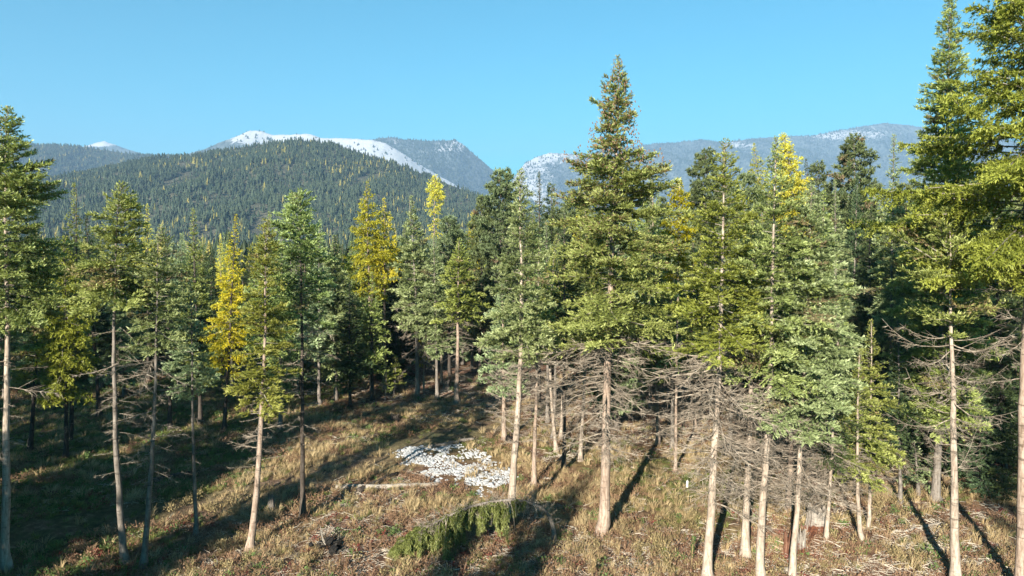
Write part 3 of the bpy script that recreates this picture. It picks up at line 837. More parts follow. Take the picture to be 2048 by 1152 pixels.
T((1665, 860), (1566, 268), 40, 490, 'gold', 'leaning golden larch top peeping over the right-hand grove', 'bark_pink', 10, lod=1.4, yd=48,
  dens=1.3, profpx=[(268, 5), (310, 22), (380, 36), (440, 40), (490, 24)])
T((1560, 830), (1508, 286), 46, 520, 'lime', 'yellow-green round-topped larch between the two tall grove firs', 'bark_pink', 10, lod=1.4, yd=56)
T((1460, 905), (1476, 396), 74, 740, 'blue', 'pale fir filling the gap between the two tallest grove firs', 'bark_grey', 12, dead=16, deadlen=1.5)
T((1545, 930), (1596, 440), 80, 780, 'fir', 'bright fir nested between the middle tall fir and the widest-skirt fir', 'bark_grey', 12, dead=16, deadlen=1.5)
T((1690, 960), (1668, 520), 66, 850, 'blue', 'silvery fir pressed against the right side of the widest-skirt fir', 'bark_grey', 11, dead=16, deadlen=1.5)
T((1345, 900), (1338, 500), 64, 740, 'spruce', 'full green fir below the slender lime-gold larch', 'bark_grey', 11, dead=16, deadlen=1.5)
T((1105, 880), (1112, 470), 60, 720, 'spruce', 'full green fir between the pale-trunk fir and the cone-laden fir', 'bark_grey', 11, dead=12, deadlen=1.5)
T((1652, 1084), (1680, 640), 44, 930, 'dark', 'small leaning tree on a short pale trunk beside the big stump', 'bark_pale', 11,
  dead=56, deadrange=(900, 1000), deadlen=1.7, lenf=lambda f: 1)
T((1724, 1088), (1722, 700), 60, 960, 'spruce', 'low shaggy fir with a kinked trunk foot right of the big stump', 'bark_pale', 12, bend=-6,
  dead=30, deadrange=(900, 990), deadlen=1.5)
T((1737, 1060), (1742, 640), 58, 940, 'spruce', 'green fir whose thin trunk stands right behind the kinked trunk', 'bark_pale', 9, dead=20, deadrange=(900, 980), deadlen=1.4)
T((1838, 990), (1824, 880), 34, 962, 'blue', 'little round blue-green fir in front of the dark wood on the right', 'bark_grey', 9, low_ang=-30, up_top=60)
T((1800, 1010), (1795, 640), 52, 900, 'dark', 'dull green fir behind the little round blue-green fir', 'bark_grey', 10, dead=24, deadrange=(860, 960), deadlen=1.7)
T((1780, 930), (1788, 268), 50, 700, 'blue', 'pale fir with a pointed top left of the tall right-hand spire', 'bark_grey', 12, lod=1.4)
T((1870, 1000), (1900, -30), 84, 860, 'fir', 'very tall narrow green spire behind the bare-branched trunk on the right', 'bark_grey', 22, lod=1.15, dens=1.15,
  profpx=[(-30, 4), (40, 18), (150, 36), (280, 56), (450, 84), (650, 98), (840, 84), (880, 20)])
T((1911, 1168), (1893, 440), 120, 690, 'spruce', 'thin olive crown on a pale trunk with upswept bare branches near the right edge', 'bark_pale', 27,
  dead=40, deadrange=(670, 960), deadlen=2.3, dead_objs=True, curl=True, pitch=(-18, 0), lenf=lambda f: .65 + .35 * f, gaps=.3, dens=.75, low_ang=20,
  profpx=[(440, 20), (480, 80), (560, 125), (620, 130), (670, 90), (700, 20)])
T((2040, 1190), (2052, -190), 300, 560, 'olive', 'huge lime-green larch along the right edge with a thick pinkish trunk', 'bark_pink', 30,
  dead=16, deadrange=(560, 760), deadlen=2.6, dead_objs=True, dens=1.15, gaps=.12, low_ang=-4, sag=.10,
  profpx=[(-190, 10), (-60, 70), (60, 100), (200, 150), (300, 240), (420, 285), (500, 290), (560, 120), (590, 40)])
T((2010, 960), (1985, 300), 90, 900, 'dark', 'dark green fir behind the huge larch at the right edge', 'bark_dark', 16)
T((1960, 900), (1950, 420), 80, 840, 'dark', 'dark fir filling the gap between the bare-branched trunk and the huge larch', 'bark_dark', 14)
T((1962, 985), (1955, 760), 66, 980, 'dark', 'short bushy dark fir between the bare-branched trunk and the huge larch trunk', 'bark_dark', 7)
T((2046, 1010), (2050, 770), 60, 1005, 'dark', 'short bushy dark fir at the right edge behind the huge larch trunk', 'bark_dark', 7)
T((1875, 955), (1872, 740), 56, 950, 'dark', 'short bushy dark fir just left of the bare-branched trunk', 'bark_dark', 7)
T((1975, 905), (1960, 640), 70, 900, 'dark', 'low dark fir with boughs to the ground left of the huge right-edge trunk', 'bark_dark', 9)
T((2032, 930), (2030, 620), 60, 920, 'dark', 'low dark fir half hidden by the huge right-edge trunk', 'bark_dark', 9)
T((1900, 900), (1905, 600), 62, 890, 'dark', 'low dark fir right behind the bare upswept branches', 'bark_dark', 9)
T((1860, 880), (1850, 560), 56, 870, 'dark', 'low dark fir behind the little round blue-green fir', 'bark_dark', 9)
T((788, 792), (790, 712), 24, 770, 'fir', 'little bright green fir sapling at the far edge of the clearing', 'bark_grey', 4, name='fir_sapling', lod=1.4, low_ang=10)
T((770, 800), (772, 742), 15, 785, 'fir', 'tiniest fir sapling left of the little bright sapling', 'bark_grey', 3, name='fir_sapling', lod=1.4, low_ang=10)
T((1712, 870), (1709, 278), 56, 560, 'pine', 'big round dark pine on the skyline left of the tall right-hand spire', 'bark_pink', 12, lod=1.3, yd=55)
T((1640, 850), (1635, 330), 40, 560, 'pine', 'smaller dark pine at the left of the big round pine', 'bark_dark', 10, lod=1.4, yd=58)
T((1610, 850), (1612, 318), 30, 560, 'dark', 'brownish-dark pointed fir right behind the leaning golden larch', 'bark_dark', 10, lod=1.4, yd=60)
T((1412, 850), (1410, 308), 54, 600, 'pine', 'broad dark pine left of the tall pointed grove fir', 'bark_dark', 12, lod=1.3, yd=54)
T((1672, 870), (1670, 360), 44, 700, 'blue', 'blue-green spire in front of the big round pine', 'bark_grey', 11, lod=1.3, yd=47)
T((1740, 880), (1742, 420), 44, 760, 'dark', 'dark fir in the gap between the grove and the tall right-hand spire', 'bark_dark', 11, lod=1.3, yd=46)
T((1078, 830), (1078, 342), 34, 640, 'dark', 'dark narrow fir rising just right of the pale-trunk fir top', 'bark_dark', 11, lod=1.4, yd=52)
T((1108, 830), (1104, 372), 32, 640, 'pine', 'thin dark pine between the dark narrow fir and the cone-laden fir', 'bark_dark', 10, lod=1.4, yd=54)
T((1096, 830), (1092, 440), 40, 700, 'blue', 'pale blue fir in front of the thin dark pine', 'bark_grey', 11, lod=1.3, yd=47)
T((1300, 850), (1302, 385), 34, 640, 'blue', 'pale fir showing at the right shoulder of the cone-laden fir', 'bark_grey', 11, lod=1.3, yd=50)
T((300, 820), (294, 408), 22, 560, 'gold', 'small golden larch right behind the broad pointed green crown', 'bark_dark', 9, lod=1.4, yd=60)
T((875, 810), (868, 470), 50, 700, 'blue', 'blue-grey fir below the ragged golden larch', 'bark_grey', 10, lod=1.3, yd=53)
T((200, 850), (172, 430), 44, 740, 'dark', 'dark fir behind and left of the broad pointed green crown', 'bark_dark', 12, yd=48)
T((520, 830), (522, 470), 40, 720, 'fir', 'fir showing between the golden larch and the tall straight-trunk fir', 'bark_grey', 10, yd=52)

# ------------------------------------------------------------------ the stand behind: copies of a few firs, larches and pines
lib = {}
def proto(key, sp, seed, Rm, zb_f, lod=1.7, H=15.0, **kw):
    zb = H * zb_f
    prof = prof_pine(zb, H, Rm) if sp == 'pine' else prof_fir(zb, H, Rm)
    (cv, cf, tint, rust), (lv, lf), ax, _ = conifer(seed, H, zb, prof, (0, 0), 0, lod, STYLE[sp], **kw)
    cm = mesh_np('crown', cv, cf, M[sp], {'tint': tint, 'rust': rust})
    tm, _, _ = trunk_mesh('trunk', H * .98, .17, ax, M['bark_grey'] if sp != 'pine' else M['bark_pink'], seed, sides=7)
    lib[key] = (cm, tm, sp, H)
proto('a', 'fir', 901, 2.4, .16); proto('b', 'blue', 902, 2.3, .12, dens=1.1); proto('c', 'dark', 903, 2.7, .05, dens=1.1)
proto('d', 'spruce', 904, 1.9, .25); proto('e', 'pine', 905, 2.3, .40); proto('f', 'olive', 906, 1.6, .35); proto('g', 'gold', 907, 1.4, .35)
proto('h', 'dark', 908, 2.1, .05, dens=1.1); proto('i', 'blue', 909, 1.9, .08)

rng = np.random.default_rng(5)
def far_top(px):
    return np.interp(px, [-300, 0, 150, 350, 500, 650, 800, 950, 1050, 1200, 1400, 1600, 1750, 1900, 2300],
                     [470, 470, 465, 470, 470, 455, 445, 435, 400, 385, 375, 365, 360, 340, 330])
def edge_y(px):
    return np.interp(px, [-300, 0, 200, 450, 700, 900, 1000, 1150, 1400, 1800, 2400], [50, 52, 54, 53, 54, 53, 48, 45, 44, 42, 42])
fill = []
tries = 0
while len(fill) < 235 and tries < 60000:
    tries += 1
    y = 42 + (rng.random() ** 1.15) * 75
    px = rng.uniform(-180, 2230)
    x = (px - CX) / F_PX * y
    if y < edge_y(px): continue
    if px < 700 and y < 74 and rng.random() < .25: continue
    md = 2.5 + .02 * (y - 45)
    if any((x - a) ** 2 + (y - b) ** 2 < md * md for a, b in placed): continue
    placed.append((x, y)); fill.append((x, y, px))
ZL = [(330, 'far left wood', 'fir in the shaded wood behind the left-hand bare trunks'),
      (760, 'wood behind the clearing', 'fir in the wall of trees behind the grassy clearing'),
      (1180, 'wood behind the pale-trunk fir', 'fir in the dense wood behind the white rock patch'),
      (1680, 'wood behind the right grove', 'fir in the dense wood behind the right-hand grove'),
      (9999, 'wood at the right edge', 'fir in the dark wood behind the bare-branched trunk on the right')]
SPN = {'fir': 'green', 'blue': 'pale blue-green', 'dark': 'dark green', 'spruce': 'olive green'}
for (x, y, px) in sorted(fill, key=lambda p: p[1]):
    ty = far_top(px) + rng.uniform(-14, 55) * (1 if y < 75 else .6)
    H = max(5, CAM_H + (470 - ty) / F_PX * y - float(ground_z(x, y)))
    u = rng.random()
    key = (rng.choice(['a', 'b', 'c', 'd', 'h', 'i']) if px > 900 or rng.random() < .4 else rng.choice(['c', 'h'])) if u > .27 else ('e' if u > .12 else rng.choice(['f', 'f', 'g']))
    cm, tm, sp, H0 = lib[key]
    s = H / H0
    root = bpy.data.objects.new(KIND_NAME[sp], None); COL.objects.link(root)
    root.location = (x, y, float(ground_z(x, y))); root.rotation_euler = (0, 0, rng.random() * 6.28)
    w = (.55 + .45 * s) * rng.uniform(.85, 1.15)
    root.scale = (w, w, s)
    link('crown', cm, root); link('trunk', tm, root)
    z = next(z for z in ZL if px < z[0])
    lab = {'pine': 'dark pine' + z[2][3:], 'gold': 'golden larch' + z[2][3:], 'olive': 'yellow-green larch' + z[2][3:]}.get(sp) or SPN.get(sp, 'green') + ' ' + z[2]
    tag(root, lab, 'tree', lab.split(' ')[0] + ' ' + {'fir': 'firs', 'larch': 'larches', 'pine': 'pines'}[KIND_NAME[sp].split('_')[0]] + ' of the ' + z[1])

# trees beyond the frame's left edge and behind the viewpoint: their long shadows lie across the clearing
def off_tree(u, v, H, Rs, key, label):
    cm, tm, sp, H0 = lib[key]
    x = u * LY + v * LX; y = -u * LX + v * LY
    root = bpy.data.objects.new(KIND_NAME[sp], None); COL.objects.link(root)
    root.location = (x, y, float(ground_z(x, y))); root.rotation_euler = (0, 0, u * 3)
    root.scale = (Rs, Rs, H / H0)
    link('crown', cm, root); link('trunk', tm, root)
    tag(root, label, 'tree', 'firs beside the viewpoint that shade the clearing')
SH = 'fir outside the picture whose shadow crosses the left of the clearing'
for (u, v, H, Rs, key) in [(-22.5, -8, 21, .95, 'c'), (-22.9, -22, 24, .6, 'c'), (-22.4, -14, 19, .6, 'h'),
                           (-28, -12, 20, 1.2, 'c'), (-29, 4, 20, 1.2, 'a'), (-31.5, -4, 22, 1.2, 'c'), (-33, -16, 21, 1.2, 'd'), (-30, 14, 16, 1.0, 'c'), (-27.4, -2, 17, .8, 'h'), (-33.5, 8, 18, 1.0, 'a'),
                           (-39, -6, 28, 1.2, 'c'), (-41, 10, 26, 1.2, 'a'), (-43, -14, 30, 1.2, 'c'), (-45, 4, 26, 1.2, 'c'), (-48, 16, 26, 1.2, 'd'), (-50, -5, 28, 1.2, 'c'), (-38.6, 8, 17, .8, 'h'), (-54, 8, 28, 1.3, 'c'), (-59, 18, 26, 1.3, 'a'), (-24.1, 7, 6.6, .7, 'h'), (-25.9, 6, 6.5, .7, 'h'), (-26.4, 3, 9, .9, 'h'), (-28.6, 7, 9.5, 1.0, 'c'), (-31, 10, 10, 1.0, 'c'), (-34.5, -2, 22, 1.1, 'c'), (-37.8, -20, 26, .7, 'h')]:
    off_tree(u, v, H, Rs, key, SH)
for (u, v, H, Rs, key) in [(-9.3, -9, 18.8, 1.1, 'c'), (-11.7, -8, 15.5, 1.1, 'c'), (-7.4, -7, 12.5, 1.0, 'a'), (10.4, -8, 27, .78, 'c'), (12.9, -3, 26, .9, 'c'), (15.5, -3, 25, 1.0, 'a'), (18, 2, 22, 1.0, 'c'), (22, -6, 24, 1.2, 'c')]:
    off_tree(u, v, H, Rs, key, 'fir behind the viewpoint whose shadow tip reaches the foreground')

# ------------------------------------------------------------------ far woods (uncountable)
def lowpoly_tree(seed, gold=False, tiers=5, sides=6):
    rng = np.random.default_rng(seed)
    vs_, fs_ = [], []; off = 0
    for k in range(tiers):
        t = k / tiers
        z0 = .08 + .80 * t; z1 = z0 + .34 * (1 - .4 * t); r = (.17 if not gold else .14) * (1 - t) ** .8 + .02
        for s in range(sides):
            a = 2 * math.pi * (s + rng.random() * .6) / sides + k; w = r * rng.uniform(.7, 1.3)
            c, d = math.cos(a), math.sin(a); h = .9
            vs_ += [(c * w - d * w * .55, d * w + c * w * .55, z0 + rng.normal(0, .02)), (c * w + d * w * .55, d * w - c * w * .55, z0 + rng.normal(0, .02)), (c * w * .05, d * w * .05, min(z1, 1.0))]
            fs_.append((off, off + 1, off + 2)); off += 3
    n = len(vs_)
    return mesh_np('far_fir', np.array(vs_), np.array(fs_), M['far_gold'] if gold else M['far_fir'])
def far_mat(name, a, b):
    m, nt, out = new_mat(name)
    c = mix_col(nt, objrand(nt), a, b)
    d = nt.nodes.new('ShaderNodeBsdfDiffuse'); nt.links.new(c, d.inputs[0]); nt.links.new(d.outputs[0], out.inputs[0])
    return m
M['far_fir'] = far_mat('far_fir_needles', (.032, .05, .034), (.085, .105, .062))
M['far_gold'] = far_mat('far_larch_needles', (.13, .13, .04), (.32, .27, .08))
LP = [lowpoly_tree(1), lowpoly_tree(2), lowpoly_tree(3), lowpoly_tree(4, True), lowpoly_tree(5, True)]

def grid_scatter(V, n, seed, name, label, hmin, hmax, gold_fn, tmin=0.0, tpow=1.0, wmul=1.0):
    rng = np.random.default_rng(seed)
    R_, C_ = V.shape[:2]
    r = tmin + (1 - tmin) * rng.random(n) ** tpow; r = r * (R_ - 1.001); c = rng.random(n) * (C_ - 1.001)
    ri, ci = r.astype(int), c.astype(int); fr, fc = (r - ri)[:, None], (c - ci)[:, None]
    P = (V[ri, ci] * (1 - fr) + V[ri + 1, ci] * fr) * (1 - fc) + (V[ri, ci + 1] * (1 - fr) + V[ri + 1, ci + 1] * fr) * fc
    h = rng.uniform(hmin, hmax, n)
    g = gold_fn(P, rng)
    pick = np.where(g, rng.integers(3, 5, n), rng.integers(0, 3, n))
    P[:, 2] -= .5
    w = rng.uniform(.8, 1.3, n) * wmul
    if name == 'hill_forest':
        f1 = fbm(P[:, 0] / 45, P[:, 1] / 60, 33, 4); h = h * (.62 + .75 * fbm(P[:, 0] / 28, P[:, 1] / 28, 34, 3))
        kp = rng.random(n) < .25 + .75 * smooth(.36, .46, f1)
        P, h, pick, w = P[kp], h[kp], pick[kp], w[kp]; n = len(P)
    scatter(name, label, P, rng.random(n) * 6.28, np.stack([h * w, h * w, h], -1), LP, pick)
gold_hill = lambda P, rng: rng.random(len(P)) < .015 + .2 * smooth(.56, .70, fbm(P[:, 0] / 90 + 3, P[:, 1] / 160, 71, 3)) + .25 * smooth(40, 0, P[:, 2])
grid_scatter(vh, 42000, 1, 'hill_forest', 'dense conifer forest with scattered yellow larches covering the round hill', 7.5, 13.5, gold_hill, .0)
grid_scatter(vl, 20000, 2, 'ridge_forest', 'bluish conifer forest on the long ridge at the far left', 12, 20, lambda P, rng: rng.random(len(P)) < .06, .3)
for (V_, n_, sd_, nm_, lb_) in MOUNT_WOODS:
    grid_scatter(V_, n_, sd_, nm_, lb_, 11, 24, lambda P, rng: rng.random(len(P)) < 0, .1, wmul=1.25)
# valley woods from behind the stand to the foot of the hill
n = 26000
vy = 120 + 900 * rng.random(n) ** .75; vpx = rng.uniform(-350, 2400, n); vx = (vpx - CX) / F_PX * vy
P = np.stack([vx, vy, ground_z(vx, vy) - .3], -1)
h = rng.uniform(9, 17, n)
g = rng.random(n) < .05 + .35 * smooth(.55, .7, fbm(vx / 40, vy / 60, 91, 3))
scatter('valley_forest', 'conifer forest with yellow larches filling the valley between the near trees and the hill', P, rng.random(n) * 6.28,
        np.stack([h * 1.05, h * 1.05, h], -1), LP, np.where(g, rng.integers(3, 5, n), rng.integers(0, 3, n)))
# ------------------------------------------------------------------ white rock patch
def poly_world(pts): return np.array([hit(*p)[:2] for p in pts])
def inside(poly, x, y):
    c = np.zeros(x.shape, bool); j = len(poly) - 1
    for i in range(len(poly)):
        xi, yi = poly[i]; xj, yj = poly[j]
        c ^= ((yi > y) != (yj > y)) & (x < (xj - xi) * (y - yi) / (yj - yi + 1e-12) + xi)
        j = i
    return c
rock_poly = poly_world([(783, 908), (805, 896), (850, 892), (900, 888), (958, 904), (990, 912), (1026, 934), (1030, 962), (1000, 978), (985, 994), (945, 986), (920, 972), (880, 968), (862, 950), (840, 936), (812, 924)])
phi = (1 + 5 ** .5) / 2
ICO = norm(np.array([(-1, phi, 0), (1, phi, 0), (-1, -phi, 0), (1, -phi, 0), (0, -1, phi), (0, 1, phi), (0, -1, -phi), (0, 1, -phi), (phi, 0, -1), (phi, 0, 1), (-phi, 0, -1), (-phi, 0, 1)]))
ICF = np.array([(0, 11, 5), (0, 5, 1), (0, 1, 7), (0, 7, 10), (0, 10, 11), (1, 5, 9), (5, 11, 4), (11, 10, 2), (10, 7, 6), (7, 1, 8), (3, 9, 4), (3, 4, 2), (3, 2, 6), (3, 6, 8), (3, 8, 9), (4, 9, 5), (2, 4, 11), (6, 2, 10), (8, 6, 7), (9, 8, 1)])
rng = np.random.default_rng(77)
lo, hi_ = rock_poly.min(0) - .8, rock_poly.max(0) + .8
n = 10500
rx = rng.uniform(lo[0], hi_[0], n); ry = rng.uniform(lo[1], hi_[1], n)
jit = .9 * (fbm(rx * 1.3, ry * 1.3, 61, 3) - .5) * 2
ins = inside(rock_poly, rx + jit, ry + jit * .7)
thin = fbm(rx * 1.4, ry * 1.4, 62, 4)
ins &= (rng.random(n) < smooth(.34, .50, thin) * .92 + .03)
rx, ry = rx[ins], ry[ins]; n = len(rx)
sz = rng.uniform(.03, .085, n) * (1 + .7 * (rng.random(n) < .08))
rv = ICO[None] * rng.uniform(.65, 1.2, (n, 12, 1)) * sz[:, None, None] * np.stack([rng.uniform(.8, 1.5, n), rng.uniform(.8, 1.5, n), rng.uniform(.5, .9, n)], -1)[:, None]
a = rng.random(n) * 6.28; ca, sa = np.cos(a)[:, None], np.sin(a)[:, None]
x_, y_ = rv[..., 0] * ca - rv[..., 1] * sa, rv[..., 0] * sa + rv[..., 1] * ca
rv = np.stack([x_ + rx[:, None], y_ + ry[:, None], rv[..., 2] + (gz(rx, ry) + sz * .08)[:, None]], -1)
me = mesh_np('rock_patch', rv.reshape(-1, 3), (ICF[None] + np.arange(n)[:, None, None] * 12).reshape(-1, 3), M['rock'])
tag(link('rock_rubble', me), 'patch of small white broken rocks lying in the grass beside the log', None, None, 'stuff')
ROCK_IN = lambda x, y: inside(rock_poly, x, y)

# ------------------------------------------------------------------ logs, stumps, stake
def log_obj(name, pts, r0, r1, mat, label, seed, cat='log', stubs=5, sides=10):
    rng = np.random.default_rng(seed)
    P = np.array(pts, float); K = 14
    tt = np.linspace(0, 1, len(P)); s = np.linspace(0, 1, K)
    path = np.stack([np.interp(s, tt, P[:, j]) for j in range(3)], -1)
    path[1:-1] += rng.normal(0, .025, (K - 2, 3))
    rad = (r0 + (r1 - r0) * s) * (1 + rng.normal(0, .04, K))
    path = np.concatenate([path[:1], path, path[-1:]]); rad = np.concatenate([[rad[0] * .55], rad, [rad[-1] * .5]])
    path[0] += (path[1] - path[2]) * .03; path[-1] += (path[-2] - path[-3]) * .03
    v, q = tubes(path[None], rad[None], sides, ref=(.1, .2, 1))
    v += rng.normal(0, r0 * .05, v.shape)
    n_ = len(v)
    caps = [np.arange(sides)[::-1][None], (n_ - sides + np.arange(sides))[None]]
    root = tag(link(name, mesh_np(name, v, [q] + caps, M[mat], None, True)), label, cat)
    for i in range(stubs):
        k = rng.integers(2, K - 1); p = path[k]; d = norm(np.array([rng.normal(0, .4), rng.normal(0, 1), rng.uniform(.2, 1)]))
        L = rng.uniform(.12, .4)
        sv, sq = tubes(np.stack([p, p + d * L * .5, p + d * L])[None], np.array([[.025, .018, .006]]), 5, ref=(.3, .2, .9))
        link('branch_stub', mesh_np('branch_stub', sv, sq, M[mat]), root)
    return root
def gpt(px, py, up=0.0):
    p = hit(px, py); p[2] = gz(p[0], p[1]) + up; return p
log_obj('fallen_log', [gpt(672, 981, .12), gpt(780, 977, .14), gpt(880, 974, .10)], .16, .11, 'log', 'long pale fallen log lying in the grass left of the white rocks', 1, stubs=6)
log_obj('fallen_log', [gpt(716, 986, .1), gpt(760, 966, .14), gpt(795, 950, .1)], .15, .12, 'bark_dark', 'short dark rotten log touching the back of the long pale log', 2)
log_obj('fallen_log', [gpt(862, 896, .1), gpt(905, 889, .12), gpt(948, 882, .1)], .13, .09, 'bark_grey', 'weathered log at the top edge of the white rock patch', 3)
log_obj('fallen_log', [gpt(1080, 958, .05), gpt(1115, 960, .06)], .06, .05, 'log', 'short pale stick-like log between the pinkish trunk and the black trunk', 4, stubs=1)
log_obj('fallen_log', [gpt(1545, 1148, .08), gpt(1578, 1143, .1)], .14, .13, 'log', 'bleached log end lying on red rotten wood at the bottom of the grove', 5, stubs=0)
log_obj('fallen_log', [gpt(1770, 1070, .06), gpt(1835, 1062, .08), gpt(1880, 1050, .06)], .07, .05, 'log', 'thin bleached log on the slope right of the kinked trunk', 6, stubs=3)
log_obj('fallen_log', [gpt(300, 965, .1), gpt(350, 955, .12), gpt(400, 948, .1)], .16, .12, 'bark_dark', 'dark log lying in the shade behind the leaning thin trunk', 7)

def stump(px, py, r, h, label, mat='stump', base_mat=None, seed=0, jag=.15, lean=(0, 0)):
    rng = np.random.default_rng(seed + 900)
    P = gpt(px, py)
    S = 44; ks = np.array([-.2, 0, .12, .3, .55, .8, .93, 1.0])
    fl = np.array([1.5, 1.32, 1.18, 1.08, 1.0, .97, .95, .94])
    a = np.arange(S) / S * 2 * math.pi
    rib = 1 - .16 * (rng.random(S) < .22) + .05 * np.sin(a * 5 + seed) + rng.normal(0, .035, S)
    top = 1 + (rng.random(S) - .6) * 2 * jag
    v = []
    for k, f in zip(ks, fl):
        rr = r * f * (1 + (rib - 1) * (1.3 - k * .5))
        zz = h * k * (np.where(k > .5, 1 + (top - 1) * (k - .5) * 2, 1))
        v.append(np.stack([np.cos(a) * rr + lean[0] * k * h, np.sin(a) * rr + lean[1] * k * h, zz + 0 * a], -1))
    # hollow, broken top
    v.append(np.stack([np.cos(a) * r * .72 + lean[0] * h, np.sin(a) * r * .72, h * (top * .9)], -1))
    v.append(np.stack([np.cos(a) * r * .3 + lean[0] * h, np.sin(a) * r * .3, h * .72 + 0 * a], -1))
    V = np.concatenate(v); K = len(v)
    i = np.arange(K * S).reshape(K, S)
    q = np.stack([i[:-1], np.roll(i[:-1], -1, 1), np.roll(i[1:], -1, 1), i[1:]], -1).reshape(-1, 4)
    cap = i[-1][None]
    mi = np.concatenate([np.repeat([0, 0, 0, 0, 0, 0, 0, 0, 0][:K - 1], S), [0]])
    if base_mat:
        col = np.arange((K - 1) * S) % S; row = np.arange((K - 1) * S) // S
        front = (np.cos(a[col] + 1.45) > .45) & (row < 4) & (rng.random(len(col)) < .85)
        inner = row >= 7
        mi[:-1] = np.where(front, 1, 0)
    root = bpy.data.objects.new('tree_stump', None); COL.objects.link(root); root.location = P
    me = mesh_np('stump_body', V, [q, cap], None, None, False, [M[mat], M[base_mat or mat]], mi)
    link('stump_body', me, root)
    for j in range(5):
        b = rng.random() * 6.28; L = r * rng.uniform(1.2, 2.2)
        c, s_ = math.cos(b), math.sin(b)
        pth = np.array([[c * r * .9, s_ * r * .9, .12], [c * (r + L * .4), s_ * (r + L * .4), .06], [c * (r + L), s_ * (r + L), -.08]])
        sv, sq = tubes(pth[None], np.array([[r * .22, r * .13, r * .04]]), 5, ref=(.1, .2, .95))
        link('root', mesh_np('root', sv, sq, M[mat]), root)
    tag(root, label, 'stump')
    return root
stump(1634, 1062, .40, 1.05, 'big grey hollow stump with a red rotten base on the hump', seed=1)
stump(1601, 1106, .18, .85, 'jagged pale broken stump just in front of the big hollow stump', 'stump', None, 2, .35)
stump(1574, 1112, .14, .85, 'narrow spike-like reddish broken stump left of the jagged pale one', 'rot', None, 3, .5)
stump(543, 1024, .16, .75, 'dark weathered broken stump right of the twin-trunk fir', 'bark_grey', None, 4, .4)
stump(893, 780, .28, .8, 'small grey stump at the far corner of the clearing', 'bark_grey', None, 5, .2)
stump(1018, 888, .24, .45, 'low charred black stump beside the pinkish trunk above the white rocks', 'char', None, 6, .4)
stump(790, 838, .3, .35, 'low dark stump on the sunlit strip at the far side of the clearing', 'bark_dark', None, 7, .4)

P = gpt(1374, 976)
v, q = tubes(np.array([[[0, 0, -.2], [.0, 0, 0], [.015, 0, .3], [.02, 0, .36]]]), np.array([[.05, .055, .055, .05]]), 8, ref=(1, 0, .1))
root = bpy.data.objects.new('marker_stake', None); COL.objects.link(root); root.location = P
link('tube', mesh_np('tube', v, [q, np.arange(24, 32)[None]], M['stake'], None, False), root)
v, q = tubes(np.array([[[0.02, 0, .34], [.02, 0, .42]]]), np.array([[.018, .012]]), 5, ref=(1, 0, .1))
link('stake', mesh_np('stake', v, q, M['log']), root)
tag(root, 'short white seedling tube standing in the green grass beyond the grove trunk', 'stake')

# ------------------------------------------------------------------ burnt root wad with bleached spikes
P = gpt(655, 1100)
root = bpy.data.objects.new('root_wad', None); COL.objects.link(root); root.location = P
rng = np.random.default_rng(3)
bl = ICO[None] * rng.uniform(.6, 1.3, (5, 12, 1)) * rng.uniform(.10, .24, (5, 1, 1)); bl += rng.normal(0, .30, (5, 1, 3)) * np.array([1, .8, .3]) + np.array([0, 0, .30])
link('charred_core', mesh_np('charred_core', bl.reshape(-1, 3), (ICF[None] + np.arange(5)[:, None, None] * 12).reshape(-1, 3), M['char']), root)
for i in range(54):
    a = rng.random() * 6.28; e = rng.uniform(.0, 1.3); L = rng.uniform(.3, .95)
    d = np.array([math.cos(a) * math.cos(e), math.sin(a) * math.cos(e), math.sin(e)])
    pth = np.array([[0, 0, .15], d * L * .5 + [0, 0, .15], d * L + rng.normal(0, .12, 3) + [0, 0, .12]])
    v, q = tubes(pth[None], np.array([[.05, .028, .008]]) * rng.uniform(.5, 1.2), 5, ref=(.2, .9, .3))
    link('root', mesh_np('root', v, q, M['log'] if i % 4 == 0 else M['char']), root)
tag(root, 'black burnt root wad with a few bleached root spikes in the foreground grass', 'root wad')

# ------------------------------------------------------------------ the bowed tree: trunk arched over, foliage hanging to the left
root = bpy.data.objects.new('bowed_fir_tree', None); COL.objects.link(root)
B = gpt(1110, 1082); root.location = B
yb = B[1]
ctl = [(1110, 1082, yb), (1105, 1050, yb - .1), (1090, 1022, yb - .2), (1060, 1006, yb - .4), (1020, 1000, yb - .7), (970, 1006, yb - 1.0), (920, 1022, yb - 1.3), (870, 1046, yb - 1.6), (830, 1070, yb - 1.8), (806, 1092, yb - 1.9)]
cp = np.array([at_y(*c) for c in ctl]) - B
cp[0, 2] = -.2
tt = np.linspace(0, 1, len(cp)); s = np.linspace(0, 1, 30)
def cat_rom(s):
    out = []
    for v in np.atleast_1d(s):
        f = v * (len(cp) - 1); i = min(int(f), len(cp) - 2); u = f - i
        p0, p1, p2, p3 = cp[max(i - 1, 0)], cp[i], cp[i + 1], cp[min(i + 2, len(cp) - 1)]
        out.append(.5 * ((2 * p1) + (-p0 + p2) * u + (2 * p0 - 5 * p1 + 4 * p2 - p3) * u * u + (-p0 + 3 * p1 - 3 * p2 + p3) * u ** 3))
    return np.array(out)
path = cat_rom(s)
v, q = tubes(path[None], (.075 * (1 - s) ** 1.2 + .018 + .05 * np.exp(-s * 14))[None], 8, ref=(.1, .95, .2))
link('trunk', mesh_np('trunk', v, q, M['bark_grey'], None, True), root)
rng = np.random.default_rng(9)
nb = 250
sb = .22 + .78 * rng.random(nb) ** .9
p0 = cat_rom(sb)
env = np.interp(sb, [.22, .35, .5, .7, .85, 1.0], [.5, .95, 1.45, 1.75, 1.35, .4])
Lh = env * rng.uniform(.35, 1.12, nb) * (.8 + .45 * np.sin(sb * 41 + 1) * np.sin(sb * 17))
side_y = rng.normal(0, .42, nb); side_x = rng.normal(-.12, .22, nb)
